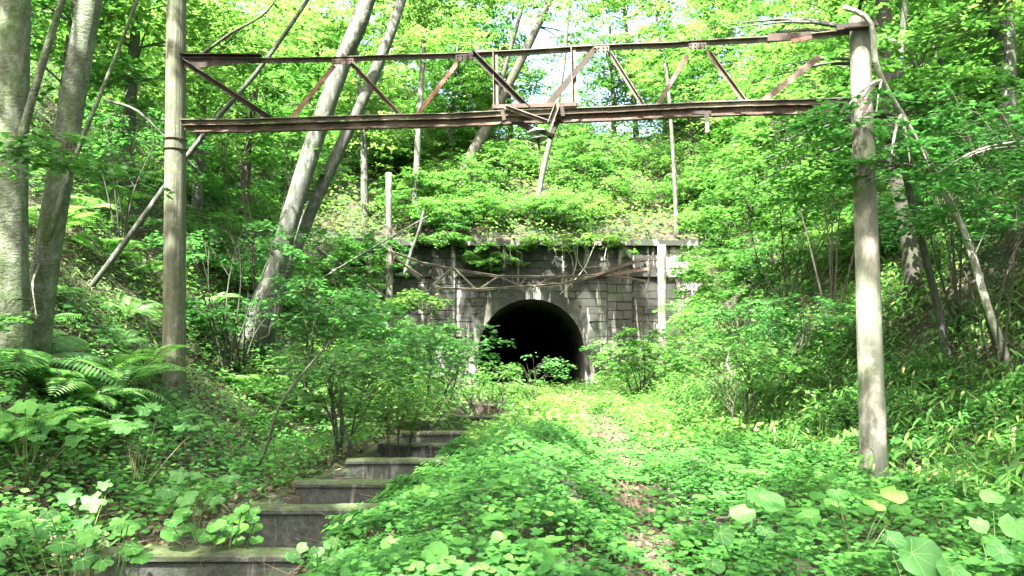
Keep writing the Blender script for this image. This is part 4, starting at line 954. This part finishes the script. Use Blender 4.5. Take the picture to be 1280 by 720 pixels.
zone(34, 250, 500, 19, 34, [(340, 'behind the leaning trunk feet'), (430, 'right of the leaning trunks'), (2000, 'by the slim left post')], 'shrubs on the bank left of the portal', .6, 1.1)
zone(26, 0, 300, 17, 34, [(100, 'behind the left edge trunks'), (210, 'left of the left pole'), (2000, 'right of the left pole')], 'shrubs high on the left bank', .6, 1.0)
zone(44, 880, 1280, 17, 36, [(980, 'right of the portal'), (1060, 'left of the right pole'), (1150, 'behind the right pole'), (1220, 'behind the curved thin tree'), (2000, 'at the right edge')], 'shrubs high on the right bank', .7, 1.2)
zone(66, 300, 1200, 39, 50, [(460, 'behind the leaning trunks'), (600, 'on the hilltop left of centre'), (740, 'under the insulator'), (860, 'under the right truss'), (1000, 'behind the truss end'), (2000, 'beyond the right pole')], 'shrubs along the hilltop', .9, 1.4, 'hilltop')

# ------------------------------------------------------------------ ferns
def fern_proto(nf, L_, seed):
    root = empty('fern', (0, 0, 0)); parts = []; rg = np.random.default_rng(seed)
    st = MB()
    for f in range(nf):
        a = 2*math.pi*f/nf + rg.uniform(-.3, .3); Lf = L_*rg.uniform(.75, 1.1); n = 30; t = np.linspace(.0, 1, n); arch = rg.uniform(.5, .85)
        hx = Lf*(t*.85); hz = Lf*(arch*t - (arch+.12)*.75*t**2.2)
        d = np.array([math.cos(a), math.sin(a), 0]); s_ = np.array([-math.sin(a), math.cos(a), 0]); P = d[None]*hx[:, None] + np.array([0, 0, 1.])[None]*hz[:, None]
        st.tube(P[::3], np.linspace(.006, .002, len(P[::3])), 4, False)
        tg = np.gradient(P, axis=0); tg /= np.linalg.norm(tg, axis=1)[:, None]; Nn = np.cross(s_[None], tg); Nn *= -1 if Nn[5, 2] < 0 else 1
        idx = np.arange(3, n-1); w = Lf*.21*np.sin(np.clip((t[idx]-.05)/.95, 0, 1)**.75*math.pi*.93+.12)
        for sg in (-1, 1):
            for rep in (0,):
                Pp = P[idx]+tg[idx]*(Lf*.85/n*rep); H_ = s_[None]*sg + tg[idx]*.35 + np.array([0, 0, -.12])[None]
                NN = Nn[idx]+s_[None]*sg*.15
                V, T = leaves(KITE, Pp, NN, H_, np.maximum(w, .015)); 
                parts.append((V, T))
    # narrow pinnae
    V, T = join_np(*parts)
    mesh_np('fronds', V, T, M['fern'], root, world=False); o = st.build('stalks', M['twig'], None); o.parent = root
    return root
# pinnae must be narrow: temporary slimmer kite
_K = KITE; KITE = (KITE[0]*np.array([[.24, 1, 1]]), KITE[1])
fps = [fern_proto(10, .85, 1), fern_proto(8, .75, 2), fern_proto(12, .9, 3)]; KITE = _K
uf = [False]*3
ferns = [(20, 470, 1.5, 'big arching fern in front of the thick left trunk'), (95, 520, 1.4, 'big fern right of the thick left trunk foot'), (150, 500, 1.3, 'broad fern just left of the left pole foot'), (130, 330, 1.1, 'fern under the sunny gravel patch left of the pole'), (100, 270, 1.4, 'bright fern in the sun between left trunk and pole'),
 (280, 350, 1.2, 'shuttlecock fern lit by the sun right of the left pole'), (265, 390, 1.0, 'fern near the lit fern right of the left pole, lower down'), (190, 230, 1.3, 'upper fern left of the left pole'), (320, 500, 1.2, 'fern on the brown bank right of the left pole foot'), (400, 500, 1.2, 'upright fern behind the dark bent stem'), (180, 470, 1.0, 'fern lying low at the left pole foot'),
 (45, 500, 1.15, 'large fern low at the left edge below the thick trunk'), (20, 570, 1.1, 'fern with pale sunlit fronds at the left edge above the bamboo grass'), (120, 490, 1.1, 'upright fern between the leaning left trunk and the left pole'),
         (160, 400, .9, 'sunlit fern halfway up the bank left of the pole'), (190, 350, .8, 'small fern under the slim leaning sapling'), (130, 262, 1.3, 'fern high on the bank in a sun patch'), (60, 300, 1.2, 'fern between the two left trunks'),
         (255, 335, 1.0, 'bright fern just right of the left pole'), (275, 315, .8, 'small bright fern behind the bright one right of the left pole'), (385, 520, 1.1, 'fern on the bank above the concrete cross walls'), (330, 540, .8, 'small fern left of the drain top'),
         (210, 540, .8, 'fern in front of the left pole base'), (90, 560, .9, 'fern among the vine leaves on the left'), (180, 290, .9, 'fern beside the sunny gravel patch on the left slope'), (30, 440, 1.0, 'fern at the foot of the thick left trunk'),
         (240, 250, 1.1, 'fern right behind the left pole'), (300, 400, .8, 'fern at the foot of the leaning pale trunk'), (250, 430, .7, 'fern to the right of the left pole at mid height'), (420, 545, .7, 'little fern hanging near the second cross wall'),
         (1190, 620, .7, 'fern among ground leaves at the lower right'), (1010, 470, .8, 'fern left of the right pole'), (60, 380, .8, 'fern tucked right behind the thick left trunk'), (340, 470, .9, 'fern below the leaning pale trunk'), (150, 440, .8, 'low fern near the slim sapling foot'), (700, 250, 1.0, 'fern on the slope above the portal')]
for k_, (px, py, s_, lab) in enumerate(ferns):
    p = ground_at(px, py)+np.array([0, 0, .10]); s_ *= 1.2; i = k_ % 3
    if not uf[i]: uf[i] = True; o = fps[i]; o.location = tuple(p); o.scale = (s_,)*3; tag(o, lab, 'fern', 'ferns on the banks')
    else: o = dup(fps[i], p, random.uniform(0, 6.28), s_, lab, 'ferns on the banks'); o['category'] = 'fern'
    o.rotation_euler = (random.uniform(-.15, .15), random.uniform(.05, .35) if px < 640 else -.2, random.uniform(0, 6.28))

# ------------------------------------------------------------------ ground layers (nobody could count these)
def scatter(n, x0, x1, y0, y1):
    return rnd(n, x0, x1), rnd(n, y0, y1)
def view_scatter(n, y0, y1, p=1.6, m=.78):
    Y = y0 + (y1-y0)*rnd(n)**p; X = rnd(n, -m, m)*Y; return X, Y
def keep_visible(X, Y, Z, d=60):
    px, py = project(np.stack([X, Y, Z], 1)); return (px > -d) & (px < 1280+d) & (py < 720+d*2)
def foot(x, y): return (np.abs(x-4.45) < .45) & (y > 8.6) & (y < 10.15)
def cover_h(x, y):
    pd = np.abs(x-path_x(y)); h_ = .10+.22*fbm(x*1.1, y*1.1, 21)
    h_ = h_ + .22*sm(.35, .7, fbm(x*1.7, y*1.7, 25))*(y < 14)
    dc = x-chan_x(y); ed = np.where((y < 20) & (dc > 0), .3+.7*sm(CH_W, CH_W+.8, dc), 1.0)
    return h_*(.25+.75*sm(.1, .8, pd))*ed*np.where(foot(x, y), .25, 1)
def slope_of(x, y):
    e = .15; return np.stack([-(ground(x+e, y)-ground(x-e, y))/(2*e), -(ground(x, y+e)-ground(x, y-e))/(2*e), np.ones_like(x)], 1)
def chan_mask(x, y, extra=.0): return (np.abs(x-chan_x(y)) < CH_W+extra) & (y < 22)
# 1 carpet of round and three-part leaves on the track bed
def carpet(n, y0, y1, size, tpl, name, p=1.0, m='cover', xl=-6.5, xr=6.5, sp=None):
    Y = y0+(y1-y0)*rnd(n)**p; X = rnd(n, xl, xr)*np.minimum(1, .25+Y/10); pd = np.abs(X-path_x(Y))
    dc = X-chan_x(Y); over = (Y < 22) & (dc > CH_W-.22*fbm(Y*2, Y*.3, 93)*(Y > 7)-.0) & (dc < CH_W+.25)
    keep = (~chan_mask(X, Y, .22) | over) & ~((Y < 6.6) & (dc > 0) & (dc < CH_W+.08+.32*(6.6-Y))) & (rnd(n) < sm(.02, .42, pd+.45*(vnoise(X*2.2, Y*1.6, 41)-.5)+.28*sm(9, 13, Y))+.06)
    keep &= (X > chan_x(Y)-.4) | (rnd(n) < .4)
    keep &= rnd(n) < .5+.5*sm(.3, .5, fbm(X*1.6, Y*1.6, 44)) 
    if sp is not None: keep &= rnd(n) < .12+.88*sm(.46, .54, fbm(X*.9+sp*7, Y*.9, 100+sp*5))
    X, Y = X[keep], Y[keep]; n = len(X); Xg = np.where((Y < 22) & (X-chan_x(Y) > 0) & (X-chan_x(Y) < CH_W+.2), chan_x(Y)+CH_W+.2, X); Z = ground(Xg, Y)+cover_h(Xg, Y)*rnd(n, .25, 1.0)**.5+.015
    P = np.stack([X, Y, Z], 1); N_ = up_normals(n, .28)+slope_of(X, Y)*.5; N_[:, 1] -= .25
    H_ = RNG.normal(0, 1, (n, 3)); H_[:, 2] = -.2
    return leaves(tpl, P, N_, H_, size*rnd(n, .55, 1.25)), P
a1, P1 = carpet(36000, 3.9, 11, .062, HEART, 'x', 1.1, sp=1); a2, _ = carpet(54000, 3.9, 14, .054, TRI3, 'x', 1.1, sp=2); a3, _ = carpet(34000, 10, 32, .08, OVAL, 'x', 1.1); a8, _ = carpet(26000, 3.9, 13, .075, KITE, 'x', sp=3); a6, _ = carpet(1500, 4.4, 12, .12, HEART, 'x', sp=4); a7, _ = carpet(1000, 4.4, 14, .13, OVAL, 'x'); a5, _ = carpet(30000, 3.9, 13, .042, HEART, 'x', 1.0)
stalk = rod_np(np.stack([P1[:, 0], P1[:, 1], ground(P1[:, 0], P1[:, 1])], 1)[::2], P1[::2], .002, .0015)
tag(mesh_np('ground_cover', *join_np(a1, a2, a3, a5, a6, a7, a8), M['cover']), kind='stuff')
tag(mesh_np('leaf_stalks', *stalk, M['grass']), kind='stuff')
# sunlit weeds standing higher in the middle distance
n = 12000; Y = rnd(n, 12, 33); X = path_x(Y)+RNG.normal(0, 2.0, n); k_ = ((np.abs(X-path_x(Y)) > .45) | (Y > 21)) & ~chan_mask(X, Y, .2); X, Y = X[k_], Y[k_]; n = len(X)
cl = .12+.5*fbm(X*.7, Y*.7, 55); P = np.stack([X, Y, ground(X, Y)+cl*rnd(n)**.6], 1); H_ = RNG.normal(0, 1, (n, 3))
tag(mesh_np('tall_weeds', *leaves(KITE, P, up_normals(n, .45), H_, rnd(n, .08, .16)), M['leaf_fresh']), kind='stuff')
# 2 leaf litter on banks and path
def litter(n, X, Y, size, lift=.01):
    Z = ground(X, Y)+lift+rnd(n, 0, .03); P = np.stack([X, Y, Z], 1); N_ = slope_of(X, Y)+RNG.normal(0, .45, (n, 3)); return leaves(OVAL, P, N_, RNG.normal(0, 1, (n, 3)), size*rnd(n, .5, 1.3))
X, Y = view_scatter(48000, 4, 32.4, 1.3); k_ = (np.abs(X-path_x(Y)) > 2.0) & ~chan_mask(X, Y, .1); X, Y = X[k_], Y[k_]; l1 = litter(len(X), X, Y, .085)
Y = rnd(5200, 3.5, 24); X = path_x(Y)+RNG.normal(0, .24, 5200); l2 = litter(5200, X, Y, .05)
tag(mesh_np('leaf_litter', *join_np(l1, l2), M['litter']), kind='stuff')
n = 2600; Y = rnd(n, 3.5, 20); X = path_x(Y)+RNG.normal(0, .22, n); d = RNG.normal(0, 1, (n, 3)); d[:, 2] = .05; d /= np.linalg.norm(d, axis=1)[:, None]; A = np.stack([X, Y, ground(X, Y)+.02], 1)
n2 = 3500; X2, Y2 = view_scatter(n2, 4, 26); k_ = np.abs(X2-path_x(Y2)) > 2.2; X2, Y2 = X2[k_], Y2[k_]; n2 = len(X2); d2 = RNG.normal(0, 1, (n2, 3)); d2[:, 2] = .2; d2 /= np.linalg.norm(d2, axis=1)[:, None]; A2 = np.stack([X2, Y2, ground(X2, Y2)+.03], 1)
tag(mesh_np('fallen_twigs', *join_np(rod_np(A, A+d*rnd(n, .04, .16)[:, None], .003, .002), rod_np(A2, A2+d2*rnd(n2, .1, .5)[:, None], .005, .002)), M['litter']), kind='stuff')
# 3 low undergrowth on the banks
def under(n, y0, y1, size, tpl, seed, hmax=.35, p=1.3, thr=.42):
    X, Y = view_scatter(n, y0, y1, p); bank = np.maximum(-X-2.4, X-2.2)
    k_ = (bank > 0) & ~chan_mask(X, Y, .15) & (rnd(len(X)) < sm(thr-.1, thr+.14, fbm(X*.8, Y*.8, seed))+.12)
    X, Y = X[k_], Y[k_]; Z = ground(X, Y); k_ = keep_visible(X, Y, Z); X, Y, Z = X[k_], Y[k_], Z[k_]; n = len(X)
    P = np.stack([X, Y, Z+np.where(foot(X, Y), .3, 1)*hmax*rnd(n)**1.2*(.4+fbm(X*1.5, Y*1.5, seed+4))], 1); N_ = up_normals(n, .4)+slope_of(X, Y)*.35; return leaves(tpl, P, N_, RNG.normal(0, 1, (n, 3)), size*rnd(n, .5, 1.3))
u1 = under(60000, 4, 16, .065, OVAL, 61, .26, 1.3, .5); u2 = under(120000, 14, 32.4, .10, KITE, 67, .55, 1.0, .36)
tag(mesh_np('undergrowth', *join_np(u1, u2), M['leaf']), kind='stuff')
n = 130000; X = rnd(n, -32, 36); Y = rnd(n, 34.4, 60); Z = ground(X, Y); k_ = keep_visible(X, Y, Z) & (Z > 5.5); X, Y, Z = X[k_], Y[k_], Z[k_]; n = len(X)
P = np.stack([X, Y, Z+rnd(n)**1.2*1.1], 1); tag(mesh_np('hill_undergrowth', *leaves(KITE, P, up_normals(n, .5), RNG.normal(0, 1, (n, 3)), rnd(n, .12, .24)), M['leaf_fresh']), kind='stuff')
# 4 bamboo grass on the right bank, thin grass on the left bank
def blades(n, X, Y, hmin, hmax, size, lean=.8, widen=1.0):
    P = np.stack([X, Y, ground(X, Y)+rnd(n, hmin, hmax)], 1); a = rnd(n, 0, 6.28); N_ = np.stack([np.cos(a)*.3, np.sin(a)*.3-.15, np.ones(n)], 1)
    H_ = np.stack([np.cos(a), np.sin(a), rnd(n, -.9, .5)*lean], 1); return leaves(LANCE, P, N_, H_, size*rnd(n, .6, 1.3), np.full(n, widen))
n = 42000; Y = 7+17*rnd(n)**1.2; X = rnd(n, 3.6, 15); k_ = (X < .74*Y) & (fbm(X*.6, Y*.6, 71) > .36) & (X > 3.9) & ~foot(X, Y); X, Y = X[k_], Y[k_]; n = len(X)
b1 = blades(n, X, Y, .05, .55, .2, .9, 1.25); m_ = n//5; sA = np.stack([X[:m_], Y[:m_], ground(X[:m_], Y[:m_])], 1); sB = sA+np.stack([RNG.normal(0, .08, m_), RNG.normal(0, .08, m_), rnd(m_, .3, .75)], 1)
tag(mesh_np('bamboo_grass', *join_np(b1, rod_np(sA, sB, .004, .002)), M['sasa']), kind='stuff')
n = 14000; Y = 4+10*rnd(n); X = rnd(n, -8, -2.6); k_ = (X > -.72*Y) & (fbm(X*.9, Y*.9, 77) > .42) & ~chan_mask(X, Y, .3); X, Y = X[k_], Y[k_]; n = len(X)
tag(mesh_np('bank_grass', *blades(n, X, Y, .0, .16, .17, 1.0, .8), M['grass']), kind='stuff')

# ------------------------------------------------------------------ individual broad-leaved plants
def leafy_plant(name, label, cat, spots_, tplf, m, group=None):
    """spots_: (px,py,Y,size,tilt) of each leaf; stalks run down to the root"""
    Ps = [at(px, py, Y) for px, py, Y, s_, t in spots_]; b = np.mean(Ps, 0); b[2] = ground1(b[0], b[1])
    root = empty(name, b, label, cat, group); FA = []; st = MB()
    for q, (P_, (px, py, Y, s_, t)) in enumerate(zip(Ps, spots_)):
        P_ = P_.copy(); g_ = ground1(P_[0], P_[1]); P_[2] = max(P_[2], g_+.06)
        n_ = np.array([[random.uniform(-.3, .3), -t, 1.0]]); h_ = np.array([[random.uniform(-1, 1), -.6, -.2]])
        hh = h_[0]/np.linalg.norm(h_[0]); FA.append(leaves(tplf(q), (P_-hh*s_*.45)[None], n_, h_, s_))
        base = P_-hh*s_*.42; st.tube(smooth_path([b+np.array([random.uniform(-.05, .05), random.uniform(-.05, .05), -.03]), (b+base)/2+np.array([0, 0, .06]), base], 7), np.linspace(.006, .003, 7)*max(1, s_*4), 6, False)
    VA, VB = [], []
    for V_, T_q in FA:
        c0 = V_[0]; nrim = (len(V_)-1)//2; nn_ = np.cross(V_[1+nrim//3]-c0, V_[1]-c0); nn_ /= np.linalg.norm(nn_)+1e-9
        if nn_[2] < 0: nn_ = -nn_
        for j in range(1, nrim, max(2, nrim//7)):
            VA += [c0+nn_*.0012, V_[1+j]+nn_*.0012]; VB += [V_[1+j]+nn_*.0012, V_[1+j]*.15+V_[1+nrim+j]*.85+nn_*.001]
    mesh_np('veins', *rod_np(np.array(VA), np.array(VB), .0016, .0009), M['vein'], root)
    mesh_np('leaves', *join_np(*FA), M[m], root, True); st.build('stalks', M['grass'], root, True)
    return root
def cluster(px, py, Y, n, sx, sy, smin, smax, tilt=.6):
    return [(px+random.uniform(-sx, sx), py+random.uniform(-sy, sy), Y+random.uniform(-.25, .25), random.uniform(smin, smax), tilt+random.uniform(-.25, .25)) for _ in range(n)]
lob = lambda q: biglobed(5, 3, q); rou = lambda q: biground(q)
leafy_plant('vine_plant', 'cluster of large pale lobed leaves low on the left bank', 'plant', [(85, 618, 5.6, .16, .7), (115, 625, 5.5, .17, .8), (130, 605, 5.7, .11, .6), (60, 640, 5.5, .12, .6), (100, 650, 5.4, .13, .7)], lob, 'big')
leafy_plant('vine_plant', 'broad flat lobed leaves in front of the left pole base', 'plant', cluster(215, 525, 8.2, 12, 75, 16, .14, .22, .35), lob, 'big')
leafy_plant('vine_plant', 'spreading lobed leaves at the left edge under the fern', 'plant', cluster(70, 525, 7.2, 16, 85, 30, .15, .24, .45), lob, 'cover')
leafy_plant('vine_plant', 'dark lobed leaves at the lower left corner', 'plant', cluster(95, 680, 4.9, 18, 90, 32, .09, .15, .6), lob, 'cover')
leafy_plant('vine_plant', 'rounded vine leaves hanging over the nearest cross walls', 'plant', cluster(270, 655, 6.15, 24, 60, 22, .09, .15, .55), rou, 'cover')
leafy_plant('vine_plant', 'lobed leaf plant on the bank between pole and drain', 'plant', cluster(250, 605, 7.2, 7, 45, 18, .13, .2, .6), lob, 'big')
leafy_plant('butterbur', 'single huge pale round leaf at the lower right', 'plant', [(1155, 692, 4.3, .24, 1.1), (1195, 712, 4.2, .17, .9), (1120, 672, 4.6, .16, .6)], rou, 'big')
leafy_plant('butterbur', 'cluster of bright round leaves just right of the path at the lower right', 'plant', [(906, 666, 5.2, .14, 1.2), (928, 640, 5.6, .17, .6), (957, 664, 5.3, .12, .7), (960, 620, 5.9, .28, .5), (895, 705, 4.9, .12, .6)], rou, 'big')
leafy_plant('butterbur', 'round leaves at the right edge near the bottom', 'plant', [(1225, 653, 5.0, .11, 1.0), (1272, 655, 4.7, .17, 1.0), (1250, 690, 4.6, .15, .7), (1240, 620, 5.2, .14, .5)], rou, 'big')
leafy_plant('butterbur', 'row of round leaves cut by the bottom edge in the middle', 'plant', [(590, 716, 4.6, .14, .7), (655, 712, 4.6, .13, .7), (695, 708, 4.6, .15, .9), (540, 722, 4.6, .12, .7), (620, 726, 4.5, .16, .6)], rou, 'big')
leafy_plant('butterbur', 'large round leaves on the mound beside the path', 'plant', cluster(560, 650, 5.9, 9, 85, 45, .13, .2, .5), rou, 'cover')
leafy_plant('butterbur', 'medium round leaves at the far side of the mound', 'plant', cluster(600, 600, 7.6, 9, 90, 22, .13, .22, .5), rou, 'cover')
leafy_plant('butterbur', 'medium round leaves right of the path', 'plant', cluster(1040, 650, 5.8, 10, 90, 40, .1, .19, .5), rou, 'cover')
leafy_plant('vine_plant', 'small round leaves dangling at the right edge of the nearest cross wall', 'plant', cluster(400, 690, 5.4, 14, 40, 18, .05, .08, .8), rou, 'big')

# ------------------------------------------------------------------ dead branches
def branch(label, pts, r0, r1, m='bark_pale'):
    P = smooth_path([at(*q) for q in pts], 14); root = MB().tube(P, np.linspace(r0, r1, 14), 8, True, .15, P[0][0])
    o = root.build('fallen_branch', M[m], None, True); tag(o, label, 'branch')
branch('bleached dead branch leaning beside the slim left post', [(400, 350, 25), (440, 325, 25), (500, 290, 25.5), (535, 270, 26)], .04, .02, 'bark_grey')
branch('dark dead branch lying low left of the slim left post', [(395, 310, 26), (440, 340, 26), (480, 372, 26), (518, 388, 26)], .06, .03, 'bark_grey')
branch('pale broken pole leaning behind the slim left post', [(505, 345, 29), (512, 320, 29), (525, 285, 29), (530, 262, 29)], .07, .05, 'bark_grey')
branch('thin dead branch crossing the slope behind the left pole', [(130, 125, 14), (170, 135, 14), (200, 165, 14), (250, 215, 14.3)], .03, .012, 'bark_grey')
branch('thin bare branch hanging over the sunny left slope', [(250, 70, 14), (290, 40, 14), (330, 20, 14), (352, -10, 14)], .035, .015, 'bark_dark')
branch('short pale stick standing up in the right bank shrubs', [(915, 470, 14), (908, 455, 14), (912, 435, 14)], .02, .01)
branch('dark bent stem rising over the drain', [(318, 590, 9.8), (335, 560, 9.8), (345, 510, 9.8), (375, 470, 9.9), (415, 425, 10)], .022, .01, 'bark_dark')
branch('thin dark stem rising left of the sunlit cross walls', [(440, 560, 11.5), (425, 520, 11.5), (410, 470, 11.6), (405, 430, 11.6)], .02, .008, 'bark_dark')
